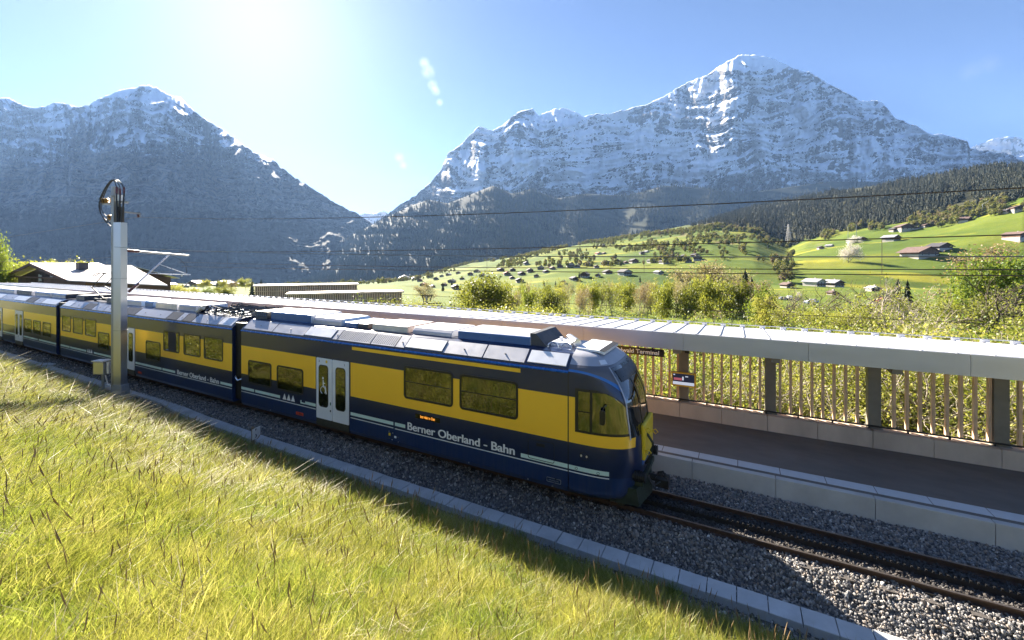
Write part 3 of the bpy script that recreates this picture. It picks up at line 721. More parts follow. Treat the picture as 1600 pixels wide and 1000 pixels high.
# sign and screen on the platform
blackp = pmat('black_sign_panel', (0.012,0.012,0.014), 0.35, 0, 0.1, 3)
whitep = pmat('white_lettering', (0.80,0.80,0.78), 0.5, 0, 0.02, 3)
sg = thing('station_name_sign', (-2.8, 13.98, 2.85), 'black hanging sign reading Terminal under the canopy, behind the train nose', 'sign')
m = MB(); m.box(-4.35, -2.04+.0, 14.14, 14.2, 2.74, 2.97); m.build('sign_panel', blackp, sg)
for x in (-4.0, -2.4):
    m = MB(); m.box(x-.015, x+.015, 14.15, 14.19, 2.97, 3.1); m.build('sign_hanger', dark_steel, sg)
o = link('lettering', text_mesh('Grindelwald Terminal', .185, whitep, .004, None, origin=(-3.98, 14.136, 2.795), off=sg.location), sg)
xs_ = [v_.co.x for v_ in o.data.vertices]; kx = (-2.19+2.8-0.0-0.0-(min(xs_)))/(max(xs_)-min(xs_)) if xs_ else 1; x00 = min(xs_)
for v_ in o.data.vertices: v_.co.x = x00+(v_.co.x-x00)*kx
yellow_f = pmat('ochre_frame', (0.75,0.45,0.04), 0.5, 0, 0.1, 4)
ds = thing('information_screen', (-1.6, 15.6, 1.75), 'small information screen in an ochre frame fixed to the first canopy post beside the train', 'screen')
m = MB(); m.box(-2.0, -1.22, 15.55, 15.68, 1.50, 1.98); m.build('screen_frame', yellow_f, ds, bevel=.008)
scr, t, b = newmat('screen_glow'); b.inputs['Base Color'].default_value = (0.01,0.012,0.02,1); b.inputs['Roughness'].default_value = .2
b.inputs['Emission Color'].default_value = (0.02,0.025,0.05,1); b.inputs['Emission Strength'].default_value = .12
m = MB(); m.box(-1.955, -1.265, 15.545, 15.551, 1.555, 1.935); m.build('display', scr, ds)
def glow(name, col, s):
    g_, t, b = newmat(name); b.inputs['Base Color'].default_value = (*col, 1); b.inputs['Emission Color'].default_value = (*col, 1); b.inputs['Emission Strength'].default_value = s; return g_
gw, gr_ = glow('screen_pale_text', (.45,.5,.6), .15), glow('screen_red_text', (.4,.1,.13), .12)
m = MB(); m.box(-1.95, -1.27, 15.540, 15.544, 1.56, 1.66); m.build('display_footer', gw, ds)
m = MB(); m.box(-1.92, -1.66, 15.540, 15.544, 1.71, 1.79); m.box(-1.65, -1.60, 15.540, 15.544, 1.72, 1.84, 1); m.box(-1.93, -1.88, 15.540, 15.544, 1.87, 1.91, 1); m.box(-1.55, -1.46, 15.540, 15.544, 1.84, 1.87, 1)
m.build('display_rows', [gr_, gw], ds)
m = MB(); m.box(-1.70, -1.50, 15.68, 15.98, 1.68, 1.78); m.build('screen_bracket', dark_steel, ds)
sp_ = thing('platform_loudspeaker', (-1.65, 15.9, 2.8), 'pair of small black loudspeakers under the canopy above the information screen', 'loudspeaker')
for dx in (-.14, .14):
    m = MB(); m.bevbox(-1.65+dx-.07, -1.65+dx+.07, 15.72, 15.9, 2.62, 2.9, .02); m.build('speaker_box', blackp, sp_)
m = MB(); m.box(-1.78, -1.52, 15.78, 15.82, 2.9, 2.93); m.build('speaker_bracket', dark_steel, sp_)
# ------------------------------------------------------------------ train
YN, YF, YC = 9.4, 11.9, 10.65
HB = 1.25
def livery(name, X0, rects, curve=None, base=(0.010,0.020,0.06)):
    """flat printed livery: rectangles (x0, x1, z0, z1, colour) in metres along the car"""
    m, t, b = newmat(name)
    tc = N(t, 'ShaderNodeTexCoord'); sp = N(t, 'ShaderNodeSeparateXYZ'); L(t, tc.outputs['Object'], sp.inputs[0])
    x = mth(t, 'ADD', sp.outputs[0], X0); z = sp.outputs[2]
    c = None
    col = mixc(t, 0.0, base, base)
    for (x0, x1, z0, z1, cc) in rects:
        mk = mth(t, 'MULTIPLY', mth(t, 'MULTIPLY', mth(t, 'GREATER_THAN', x, x0), mth(t, 'LESS_THAN', x, x1)), mth(t, 'MULTIPLY', mth(t, 'GREATER_THAN', z, z0), mth(t, 'LESS_THAN', z, z1)))
        col = mixc(t, mk, col, cc)
    if curve:
        # dark front mask outside a rounded arch, with a blue line along the arch
        (cx, cz, rx_, rz_, p, grey, blue, lw) = curve
        def arch(rx2, rz2):
            q = mth(t, 'POWER', mth(t, 'MAXIMUM', mth(t, 'DIVIDE', mth(t, 'SUBTRACT', x, cx), rx2), 0.0), p)
            h = mth(t, 'POWER', mth(t, 'MAXIMUM', mth(t, 'DIVIDE', mth(t, 'SUBTRACT', z, cz), rz2), 0.0), p)
            return mth(t, 'GREATER_THAN', mth(t, 'ADD', q, h), 1.0)
        low = mth(t, 'GREATER_THAN', z, 0.98)
        col = mixc(t, mth(t, 'MULTIPLY', arch(rx_, rz_), low), col, blue)
        col = mixc(t, mth(t, 'MULTIPLY', arch(rx_+lw*.9, rz_+lw), low), col, grey)
    # road dust, faint
    v = tc.outputs['Object']
    d = ramp(t, noise(t, v, 1.7, 6, 0.7), [(0.5, 0.0), (0.85, 0.06)])
    col = mixc(t, d, col, (0.16,0.14,0.12))
    vs_ = coords(t, (5, 1, .35)); gr_n = noise(t, vs_, 2.5, 5, 0.7)          # brake dust splashed up from the track, in runs
    lowd = mth(t, 'MULTIPLY', mth(t, 'SUBTRACT', 1.0, mth(t, 'DIVIDE', mth(t, 'SUBTRACT', z, 0.33), 0.75), True), ramp(t, gr_n, [(0.4, 0.0), (0.8, 0.35)]))
    col = mixc(t, lowd, col, (0.13,0.105,0.085))
    L(t, col, b.inputs['Base Color']); b.inputs['Roughness'].default_value = 0.28; b.inputs['Specular IOR Level'].default_value = 0.5
    b.inputs['Coat Weight'].default_value = 0.35; b.inputs['Coat Roughness'].default_value = 0.04
    bump(t, b, noise(t, v, 0.9, 2), 0.11, 0.05)
    return m
YEL = (1.0,0.54,0.035); NAVY = (0.010,0.022,0.065); MINT = (0.62,0.78,0.70); WHT = (0.8,0.82,0.8); BLU = (0.015,0.13,0.42); GRY = (0.12,0.115,0.13); LOW = (0.012,0.032,0.10)
BLK = (0.008,0.008,0.01)
roof_gray = pmat('train_roof_grey', (0.40,0.40,0.43), 0.42, 0.25, 0.06, 1.5, 0.05, 20, dirt=0.15)
roof_white = pmat('train_roof_white', (0.74,0.74,0.75), 0.4, 0.1, 0.04, 2, 0.05, 20, dirt=0.12)
roof_dark = pmat('train_roof_dark', (0.06,0.06,0.065), 0.55, 0.3, 0.2, 3, 0.1, 20)
roof_blue = pmat('train_roof_blue', (0.045,0.12,0.28), 0.35, 0.1, 0.1, 2, 0.05, 10, dirt=0.1)
roof_brown = pmat('train_roof_brown', (0.42,0.33,0.29), 0.55, 0.1, 0.15, 3, 0.2, 40)
rubber = pmat('black_rubber', (0.012,0.012,0.013), 0.55, 0, 0.2, 5)
cable_m = pmat('cable_black', (0.02,0.02,0.02), 0.5, 0, 0.2, 5)
alu = pmat('aluminium', (0.55,0.56,0.58), 0.3, 0.9, 0.06, 6)
cream = pmat('cream_casing', (0.62,0.55,0.42), 0.5, 0, 0.1, 4)
frame_m = pmat('window_gasket', (0.014,0.014,0.016), 0.35, 0, 0.1, 5)
door_m = pmat('door_white_paint', (0.72,0.74,0.76), 0.35, 0, 0.04, 2, dirt=0.12)
step_m = pmat('door_step_dark', (0.035,0.032,0.02), 0.6, 0, 0.2, 6)
blue_line = pmat('blue_cantrail_paint', (0.015,0.11,0.38), 0.25, 0, 0.05, 3)
redp = pmat('red_plate', (0.55,0.05,0.02), 0.5, 0, 0.1, 6)
orange_led = glow('orange_led', (0.7,0.25,0.03), .25)
yel_p = pmat('yellow_coupler_paint', (0.80,0.55,0.02), 0.5, 0, 0.1, 6, dirt=0.2)
green_p = pmat('green_plough_paint', (0.035,0.048,0.03), 0.55, 0.1, 0.2, 5, dirt=0.3)
glass, t, b = newmat('tinted_window_glass')
b.inputs['Base Color'].default_value = (0.004,0.005,0.004,1); b.inputs['Roughness'].default_value = 0.02; b.inputs['IOR'].default_value = 2.3
bump(t, b, noise(t, coords(t), 2.2, 2), 0.05, 0.02)

def roof_section(mb, x0, x1):
    """car body shell cross-section, open underneath closed by a floor"""
    prof = [(YN+.06, .33), (YN, .45), (YN, 3.13), (YN+.015, 3.24), (YN+.36, 3.54), (YN+.55, 3.58), (YF-.55, 3.58), (YF-.36, 3.54), (YF-.015, 3.24), (YF, 3.13), (YF, .45), (YF-.06, .33)]
    mb.prism_x(prof[::-1], x0, x1)

def window(parent, x0, x1, z0, z1, bar=None, small_bar=False, y=YN):
    fr = MB(); o_ = rrect(x0-.055, x1+.055, z0-.055, z1+.055, .11); i_ = rrect(x0, x1, z0, z1, .07)
    fr.ring_y(o_, i_, y-.014, y+.03); f = fr.build('window', frame_m, parent)
    g = MB(); g.prism_y(rrect(x0-.01, x1+.01, z0-.01, z1+.01, .07), y-.004, y+.012); link('glass', g.mesh('glass', glass, parent.location), f)
    if bar:
        q = MB(); q.box(x0-.005, x1+.005, y-.010, y+.004, bar-.011, bar+.011); link('glazing_bar', q.mesh('glazing_bar', frame_m, parent.location), f)
    if small_bar:
        q = MB(); q.box(x0-.005, x0+.10, y-.010, y+.004, z0, z0+.36); link('latch_panel', q.mesh('latch_panel', frame_m, parent.location), f)
    return f

def door(parent, x0, x1, wheelchair=False):
    mid = (x0+x1)/2; off = parent.location
    m = MB(); m.box(x0-.02, x1+.02, YN-.004, YN+.05, .36, 2.62); m.build('door_frame', frame_m, parent)
    for k, (a, b_) in enumerate(((x0, mid-.012), (mid+.012, x1))):
        m = MB(); m.prism_y(rrect(a, b_, .60, 2.60, .03), YN-.02, YN+.04); d = m.build('door_leaf', door_m, parent)
        cx = (a+b_)/2+(-.03 if k == 0 else .0)
        g = MB(); g.prism_y(rrect(cx-.235, cx+.235, .99, 2.38, .12), YN-.024, YN-.01); link('door_gasket', g.mesh('door_gasket', frame_m, off), d)
        g = MB(); g.prism_y(rrect(cx-.205, cx+.205, 1.02, 2.35, .10), YN-.028, YN-.012); link('door_glass', g.mesh('door_glass', glass, off), d)
        if k == 0:
            g = MB(); g.prism_y(rrect(b_-.085, b_-.045, 1.10, 1.20, .018), YN-.03, YN-.018); link('door_button', g.mesh('door_button', pmat_green, off), d)
            g = MB(); g.prism_y(rrect(b_-.09, b_-.045, .88, .95, .02), YN-.028, YN-.018); link('door_lock', g.mesh('door_lock', frame_m, off), d)
        if wheelchair and k == 0:
            w = MB(); cxx, cz = cx-.01, 1.55
            ang = [math.radians(a_) for a_ in range(-50, 251, 15)]
            for r_ in (.115,): w.tube([(cxx+r_*math.cos(a_)*1.0, YN-.031, cz+r_*math.sin(a_)) for a_ in ang][::-1], .012, 4)
            w.tube([(cxx+.01, YN-.031, cz+.34), (cxx+.015, YN-.031, cz+.14), (cxx+.11, YN-.031, cz+.13), (cxx+.16, YN-.031, cz-.11)], .018, 4)
            w.prism_y([(cxx+.04*math.cos(q*.7), cz+.40+.04*math.sin(q*.7)) for q in range(9)], YN-.034, YN-.030)
            w.tube([(cxx+.01, YN-.031, cz+.24), (cxx+.10, YN-.031, cz+.23)], .013, 4)
            link('wheelchair_symbol', w.mesh('wheelchair_symbol', whitep, off), d)
            link('class_number', text_mesh('2', .10, frame_m, .003, origin=(x0+.12, YN-.022, 2.46), off=off), d)
            w = MB(); w.prism_y([(x0+.50+.05*math.cos(q*.6), 2.50+.05*math.sin(q*.6)) for q in range(10)], YN-.024, YN-.02); link('yellow_dot', w.mesh('yellow_dot', yel_p, off), d)
        if wheelchair and k == 1: link('class_number', text_mesh('1', .10, frame_m, .003, origin=(x1-.2, YN-.022, 2.45), off=off), d)
    m = MB(); m.box(x0, x1, YN-.016, YN+.04, .37, .60); st_ = m.build('door_step', step_m, parent)
pmat_green = pmat('green_button', (0.02,0.12,0.06), 0.4, 0, 0.1, 6)

def side_panels(parent, items, y0=YN+.02, z0=3.245, y1=YN+.35, z1=3.535):
    """sloping roof-edge panels; items (x0, x1, kind)"""
    mats = {'g': roof_gray, 'w': roof_white, 'd': roof_dark, 'p': roof_gray, 'b': roof_blue}
    dy, dz = (y1-y0), (z1-z0); ln_ = math.hypot(dy, dz); ny, nz_ = -dz/ln_, dy/ln_
    for (x0, x1, kd) in items:
        m = MB(); g_ = .012
        h = .03 if kd == 'w' else .018
        a, b_ = (.10, .92) if kd == 'w' else (.02, .98)
        pts = []
        for hh in (0, h):
            for (xx, f_) in ((x0+g_, a), (x1-g_, a), (x1-g_, b_), (x0+g_, b_)):
                pts.append((xx, y0+dy*f_+ny*hh, z0+dz*f_+nz_*hh))
        m.add(pts, [(0,1,5,4),(1,2,6,5),(2,3,7,6),(3,0,4,7),(4,5,6,7)])
        o = m.build({'p': 'vent_panel', 'w': 'white_roof_panel'}.get(kd, 'roof_side_panel'), mats[kd], parent)
        if kd == 'p':
            q = MB(); n_ = int((x1-x0)/.075)
            for i in range(n_):
                for j in range(8):
                    xa = x0+.05+i*.075; f_ = .12+j*.10
                    q.add([(xa, y0+dy*f_+ny*(h+.002), z0+dz*f_+nz_*(h+.002)), (xa+.045, y0+dy*f_+ny*(h+.002), z0+dz*f_+nz_*(h+.002)), (xa+.045, y0+dy*(f_+.055)+ny*(h+.002), z0+dz*(f_+.055)+nz_*(h+.002)), (xa, y0+dy*(f_+.055)+ny*(h+.002), z0+dz*(f_+.055)+nz_*(h+.002))], [(0,1,2,3)])
            v_ = q.build('vent_hole', rubber, parent); v_.parent = o; v_['kind'] = 'stuff'
        if kd == 'g':
            q = MB()
            n_ = max(1, int((x1-x0)/1.0))
            for i in range(n_):
                xa = x0+(x1-x0)*(i+.5)/n_; f_ = .45
                q.cbox((xa, y0+dy*f_+ny*(h+.006), z0+dz*f_+nz_*(h+.006)), (.03,.03,.02))
            v_ = q.build('panel_bolts', rubber, parent); v_.parent = o; v_['kind'] = 'stuff'

def roofbox(parent, name, x0, x1, mat, side=None, y0=9.98, y1=11.32, z1=3.86, rnd=.06):
    m = MB(); zb = 3.575
    prof = [(y0, zb), (y1, zb), (y1, z1-rnd), (y1-rnd, z1), (y0+rnd, z1), (y0, z1-rnd)]
    m.prism_x(prof[::-1] if False else prof, x0, x1)
    o = m.build(name, [mat, side or mat], parent, bevel=.02)
    if side:
        for p in o.data.polygons:
            if abs(p.normal.y) > .5: p.material_index = 1
    return o

def mast_items(*a): pass

# ---------------- front car
OX = -10.0
fc = thing('train_car', (OX, YC, 0), 'front car of the yellow and navy train, with rounded driver nose and wheelchair-marked door', 'train car', 'cars of the yellow and navy train')
R_FRONT = [(-30,30,-1,.86,LOW), (-16.75,-12.44,1.53,2.6,YEL), (-10.78,-3.515,1.53,2.6,YEL), (-3.485,-2.04,1.53,1.80,YEL), (-3.485,-3.28,1.53,2.6,YEL), (-10.72,-4.76,3.0,3.10,YEL),
  (-16.75,-15.9,.93,1.03,MINT), (-15.83,-14.35,.93,1.03,MINT), (-12.98,-12.44,.93,1.03,MINT), (-10.78,-8.98,.93,1.03,MINT), (-8.92,-8.52,.93,1.03,MINT), (-4.75,-3.515,.90,1.0,MINT), (-3.485,-2.55,.90,1.0,MINT),
  (-16.75,-12.44,.84,.865,WHT), (-10.78,-8.98,.84,.865,WHT), (-8.92,-3.515,.83,.855,WHT), (-3.485,-2.55,.83,.855,WHT), (-3.51,-3.49,.3,3.3,BLK)]
liv_f = livery('front_car_livery', OX, R_FRONT)
m = MB(); roof_section(m, -16.72, -3.5); body = m.build('body', [liv_f, roof_gray], fc)
for p in body.data.polygons:
    if p.center.z > 3.2 and p.normal.z > .2: p.material_index = 1
# driver nose
def nose_b(z): return float(np.interp(z, [.33, .45, 1.0, 2.6, 3.13, 3.24, 3.54, 3.60, 3.64], [1.17, 1.235, 1.25, 1.25, 1.25, 1.235, .90, .70, .35]))
def nose_x(z): return float(np.interp(z, [.33, .5, .8, 1.2, 1.6, 2.0, 2.3, 2.55, 2.8, 3.06, 3.26, 3.42, 3.52, 3.60, 3.64], [-2.12, -2.02, -1.95, -1.92, -1.93, -1.98, -2.03, -2.06, -2.17, -2.32, -2.48, -2.66, -2.82, -3.1, -3.45]))
NEX = 3.4
def nose_pt(th, z, out=0.0):
    a = nose_x(z)+3.5; b_ = nose_b(z)
    ct, st_ = math.cos(th), math.sin(th)
    x = -3.5+(a+out)*abs(ct)**(2/NEX); y = YC-(b_+out)*math.copysign(abs(st_)**(2/NEX), st_)
    return (x, y, z)
zs = list(np.linspace(.33, 3.0, 34))+list(np.linspace(3.06, 3.64, 16))
ths = np.linspace(math.pi/2, -math.pi/2, 61)
m = MB(); n_ = len(ths)
for z in zs:
    for th in ths: m.v.append(nose_pt(th, z))
for j in range(len(zs)-1):
    for i in range(n_-1): m.f.append((j*n_+i, j*n_+i+1, (j+1)*n_+i+1, (j+1)*n_+i)); m.m.append(0)
m.f.append(tuple((len(zs)-1)*n_+i for i in range(n_))); m.m.append(0)
m.f.append(tuple(range(n_))[::-1]); m.m.append(0)
liv_n = livery('nose_livery', OX, R_FRONT, (-3.45, 1.55, 1.50, 1.63, 2.4, (0.10,0.10,0.115), BLU, .055))
nose = m.build('nose', [liv_n, roof_gray], fc, smooth=True)
for p in nose.data.polygons:
    if p.center.z > 3.34: p.material_index = 1
m = MB(); m.box(-16.72, -3.52, YN-.012, YN+.03, 3.14, 3.205); m.build('cantrail_strip', blue_line, fc)
m = MB(); m.tube([(-16.72, YN-.002, 3.17), (-3.5, YN-.002, 3.17)], .035, 8); m.build('rain_gutter', blue_line, fc)
def th_of(X, z):
    a = nose_x(z)+3.5; c_ = max(0, min(1, (X+3.5)/a))**(NEX/2); return math.acos(c_)
def nose_patch(name, loop, mat, out, sub=14, thick=True):
    """panel laid on the curved near side; loop gives x-range per height"""
    m = MB(); rows = []
    for (z, xa, xb) in loop:
        rows.append([nose_pt(th_of(xa+(xb-xa)*i/sub, z), z, out) for i in range(sub+1)])
    for r_ in rows: m.v.extend(r_)
    k = sub+1
    for j in range(len(rows)-1):
        for i in range(sub): m.f.append((j*k+i, j*k+i+1, (j+1)*k+i+1, (j+1)*k+i)); m.m.append(0)
    return m.build(name, mat, fc, smooth=True)
def archx(z): 
    q = max(0.0, (z-1.86)/(2.80-1.86)); return -2.93+.84*max(0, 1-q**2.2)**(1/2.2)
cw = nose_patch('cab_window', [(z, -3.33, archx(z)+.035 if z < 2.80 else -2.80) for z in np.linspace(1.80, 2.82, 16)], frame_m, .006)
for nm, rows in (('cab_glass', [(z, -3.25, -2.98) for z in (1.86, 2.10, 2.28)]), ('cab_glass', [(z, -3.25, -2.98) for z in (2.31, 2.5, 2.76)]), ('cab_glass', [(z, -2.92, max(-2.915, archx(z))) for z in np.linspace(1.86, 2.76, 16)])):
    o = nose_patch(nm, rows, glass, .012); o.parent = cw
# windscreen, pillars and front details
def front_patch(name, zlo, zhi, th0, th1, mat, out, parent=fc, nz_=10, nt_=16):
    m = MB()
    for j in range(nz_+1):
        z = zlo+(zhi-zlo)*j/nz_
        for i in range(nt_+1): m.v.append(nose_pt(th0+(th1-th0)*i/nt_, z, out))
    for j in range(nz_):
        for i in range(nt_): m.f.append((j*(nt_+1)+i, j*(nt_+1)+i+1, (j+1)*(nt_+1)+i+1, (j+1)*(nt_+1)+i)); m.m.append(0)
    o = m.build(name, mat, fc, smooth=True); o.parent = parent; return o
ws = front_patch('windscreen', 1.75, 3.28, .62, -.62, glass, .012)
for th in (.64, .10, -.10, -.64): front_patch('windscreen_pillar', 1.72, 3.30, th+.02, th-.02, roof_gray if abs(th) > .5 else frame_m, .02, ws, 10, 2)
front_patch('destination_panel', 2.98, 3.22, .5, -.5, blackp, .018)
m = MB(); m.box(-1.98, -1.875, 10.12, 11.18, 1.12, 1.95); ap = m.build('coupler_cover', yel_p, fc, bevel=.04)
for yy, zz in ((10.15, 1.85), (10.15, 1.35), (11.1, 1.5)):
    m = MB(); m.tube([(-1.88, yy, zz), (-1.80, yy-.02, zz+.06), (-1.74, yy-.03, zz), (-1.80, yy-.02, zz-.06), (-1.88, yy, zz)], .014, 6); m.build('handle', yel_p, fc)
m = MB(); m.tube([(-1.88, 10.35, 1.7), (-1.74, 10.33, 1.5), (-1.76, 10.3, 1.25), (-1.9, 10.3, 1.0)], .03, 6); m.build('front_hose', cable_m, fc)
for yy in (9.85, 11.45):
    m = MB()
    for k in range(6): m.tube([(-2.06+k*.045, yy, .88), (-2.038+k*.045, yy, .88)], .125, 14); 
    m.tube([(-2.1, yy, .88), (-1.82, yy, .88)], .09, 12); m.build('rubber_buffer', rubber, fc)
m = MB(); m.tube([(-2.1, YC, .56), (-1.62, YC, .54)], .08, 10); m.bevbox(-1.72, -1.42, YC-.14, YC+.16, .40, .64, .05); m.tube([(-1.48, YC-.05, .64), (-1.56, YC, .73), (-1.68, YC, .68)], .03, 6)
m.build('coupler', dark_steel, fc)
m = MB(); m.tube([(-1.85, 10.2, .78), (-1.65, 10.15, .52), (-1.55, 10.3, .5)], .022, 6); m.tube([(-1.85, 10.3, .74), (-1.7, 10.25, .55), (-1.58, 10.4, .6)], .018, 6); m.build('coupler_cable', cable_m, fc)
m = MB(); m.prism_x([(9.9, .62), (11.4, .62), (11.4, .74), (9.9, .74)], -2.2, -1.88); m.build('buffer_beam', green_p, fc, bevel=.015)
m = MB(); m.add([(-2.60, 9.75, .20), (-1.95, 9.82, .20), (-1.80, 10.65, .20), (-1.95, 11.48, .20), (-2.60, 11.55, .20), (-2.60, 9.70, .62), (-2.0, 9.74, .62), (-1.84, 10.65, .62), (-2.0, 11.56, .62), (-2.60, 11.6, .62)],
    [(0,1,6,5),(1,2,7,6),(2,3,8,7),(3,4,9,8),(5,6,7,8,9),(4,3,2,1,0),(0,5,9,4)]); m.build('snow_plough', green_p, fc)
for yy in (10.05, 11.15):
    m = MB(); m.prism_y([(-2.75, .30), (-2.45, .30), (-2.35, .02), (-2.46, .02)], yy-.07, yy+.07); m.build('rail_guard', step_m, fc)
m = MB(); m.box(-16.6, -3.0, 9.75, 11.55, .16, .34); m.build('underframe', rubber, fc)
for xb in (-14.6, -4.6):
    for dx in (-.8, .8):
        m = MB()
        for yy in (10.08, 11.08): m.tube([(xb+dx, yy, .36), (xb+dx, yy+.1, .36)], .36, 20)
        m.build('wheelset', dark_steel, fc)
m = MB(); m.prism_y(rrect(-2.72, -2.60, 2.10, 2.42, .04), YN-.10, YN-.05); m.tube([(-2.66, YN-.07, 2.42), (-2.62, YN-.05, 2.5), (-2.6, YN+.03, 2.52)], .012, 5); m.build('side_mirror', frame_m, fc)
for x0, x1 in ((-16.21, -14.90), (-14.47, -13.13)): window(fc, x0, x1, 1.27, 2.05, bar=None)
window(fc, -8.51, -6.87, 1.86, 2.70, bar=2.30); window(fc, -6.54, -4.88, 1.86, 2.70, bar=2.30)
door(fc, -12.38, -10.84, True)
# lettering and small marks
def side_text(parent, body_, cap, x, z, width, mat=whitep, bold=.003):
    return link('lettering', text_mesh(body_, cap/.70, mat, bold, width, origin=(x, YN-.006, z), off=parent.location, thick=.008), parent)
side_text(fc, 'Berner Oberland - Bahn', .215, -8.42, .915, 3.50, bold=.003)
m = MB()
for k in range(3): xx = -14.20+k*.235; m.prism_y([(xx, .925), (xx+.21, .925), (xx+.11, 1.14)], YN-.006, YN-.002)
m.build('mountain_emblem', whitep, fc)
m = MB(); m.prism_y([(-13.22, .93), (-12.98, .93), (-12.98, .97), (-13.17, .97), (-13.17, 1.04), (-13.22, 1.04)], YN-.006, YN-.002); m.build('emblem_tail', pmat('mint_print', MINT, .5), fc)
m = MB(); m.prism_y(rrect(-8.14, -7.26, 1.30, 1.43, .02), YN-.008, YN-.002); led = m.build('destination_display', pmat('display_glass', (.03,.022,.008), .2), fc)
link('led_lettering', text_mesh('Interlaken Ost', .105, orange_led, .004, .52, origin=(-7.95, YN-.010, 1.335), off=fc.location), led)
m = MB(); m.prism_y(rrect(-13.46, -13.07, .51, .61, .012), YN-.006, YN-.002); rp_ = m.build('number_plate', redp, fc)
link('plate_text', text_mesh('6 321', .07, blackp, .002, .26, origin=(-13.40, YN-.008, .535), off=fc.location), rp_)
m = MB(); m.ring_y(rrect(-4.55, -3.85, .93, 1.42, .05), rrect(-4.538, -3.862, .942, 1.408, .045), YN-.006, YN); hp = m.build('equipment_hatch', frame_m, fc)
m = MB(); m.box(-4.32, -4.10, YN-.006, YN-.001, 1.27, 1.34); link('hatch_grille', m.mesh('hatch_grille', frame_m, fc.location), hp)
m = MB(); m.ring_y(rrect(-4.05, -3.68, .47, .585, .02), rrect(-4.035, -3.695, .485, .57, .012), YN-.006, YN); pl_ = m.build('maker_plate', alu, fc)
link('plate_text', text_mesh('STADLER', .045, alu, .001, .26, origin=(-3.995, YN-.006, .51), off=fc.location), pl_)
m = MB()
for (x, z) in ((-3.18, 1.27), (-3.05, 1.27)): m.prism_y([(x+.022*math.cos(q*.8), z+.028*math.sin(q*.8)) for q in range(8)], YN-.008, YN)
m.build('socket_lamp', cream, fc)
m = MB(); m.ring_y([(-3.11+.11*math.cos(q*.4), 1.27+.10*math.sin(q*.4)) for q in range(16)], [(-3.11+.10*math.cos(q*.4), 1.27+.09*math.sin(q*.4)) for q in range(16)], YN-.006, YN); m.build('socket_ring', frame_m, fc)
for x in (-3.30, -2.78):
    m = MB(); m.ring_y([(x+.035*math.cos(q*.4), .95+.03*math.sin(q*.4)) for q in range(16)], [(x+.028*math.cos(q*.4), .95+.023*math.sin(q*.4)) for q in range(16)], YN-.007, YN); m.build('cover_screw', frame_m, fc)
m = MB(); m.box(-9.16, -9.09, YN-.008, YN, .60, .68); m.build('yellow_mark', yel_p, fc)
m = MB(); m.box(-8.94, -8.86, YN-.008, YN, .57, .63)
m.build('white_mark', whitep, fc)
m = MB()
for (x, z) in ((-9.14, .73), (-9.0, .70), (-9.14, .52), (-9.02, .50), (-8.78, .62), (-8.78, .48), (-14.9, .42), (-6.3, .42), (-4.55, .40), (-3.9, .39)): m.cbox((x, YN-.004, z), (.03,.02,.025))
m.build('rivet', alu, fc)
# roof
side_panels(fc, [(-16.6,-14.85,'g'), (-14.83,-13.1,'g'), (-13.08,-11.72,'w'), (-11.68,-11.44,'g'), (-11.42,-9.95,'p'), (-9.93,-8.95,'p'), (-8.93,-8.58,'g'), (-8.56,-7.22,'w'), (-7.2,-5.9,'g'), (-5.88,-4.66,'g'), (-4.60,-3.56,'w')])
roofbox(fc, 'roof_unit', -15.8, -13.45, roof_white, roof_blue, rnd=.04, z1=3.88)
roofbox(fc, 'roof_unit', -13.35, -11.9, roof_white, roof_gray, rnd=.10, z1=3.82)
roofbox(fc, 'roof_unit', -11.75, -11.15, roof_blue, roof_blue, z1=3.74, rnd=.03)
roofbox(fc, 'roof_unit', -11.1, -10.65, roof_dark, roof_dark, z1=3.74, rnd=.03)
roofbox(fc, 'air_conditioner', -10.45, -8.95, roof_brown, cream, z1=3.78, rnd=.03)
roofbox(fc, 'roof_unit', -8.75, -7.28, roof_white, roof_gray, rnd=.10, z1=3.78)
roofbox(fc, 'roof_unit', -7.05, -4.75, roof_gray, roof_blue, z1=3.81, rnd=.03, y0=9.95)
m = MB(); m.prism_y([(-4.78, 3.58), (-4.30, 3.58), (-4.62, 3.90), (-4.78, 3.90)], 10.0, 11.35); m.build('roof_baffle', roof_dark, fc)
for x, y in ((-4.12, 9.99), (-3.78, 10.02), (-4.0, 10.7)):
    m = MB(); m.tube([(x-.14*math.cos(a_), y, 3.58+.14*math.sin(a_)) for a_ in np.linspace(0, math.pi, 9)], .022, 6); m.build('roof_hoop', alu, fc)
m = MB(); m.tube([(-3.55, 10.2, 3.72), (-3.95, 10.75, 3.74)], .10, 12); m.build('air_horn', alu, fc)
m = MB(); m.bevbox(-4.3, -3.75, 10.25, 10.9, 3.58, 3.68, .02); m.tube([(-4.1, 10.5, 3.66), (-4.1, 10.5, 3.78)], .05, 8); m.build('roof_tray', roof_white, fc)
m = MB(); m.prism_y([(-3.5, 3.60), (-2.95, 3.575), (-2.80, 3.53), (-2.80, 3.60), (-2.97, 3.625), (-3.5, 3.645)], 9.98, 11.3); hh_ = m.build('cab_roof_hatch', roof_white, fc)
m = MB(); m.prism_y([(-2.93, 3.63), (-2.80, 3.596), (-2.78, 3.602), (-2.92, 3.638)], 9.98, 11.3); link('hatch_seal', m.mesh('hatch_seal', rubber, fc.location), hh_)
front_patch('marker_lamp', 3.36, 3.44, .9, .62, roof_white, .02, fc, 3, 6)
m = MB(); m.box(-16.6, -15.9, 9.9, 11.4, 3.58, 3.66); m.build('roof_walkway', roof_dark, fc)

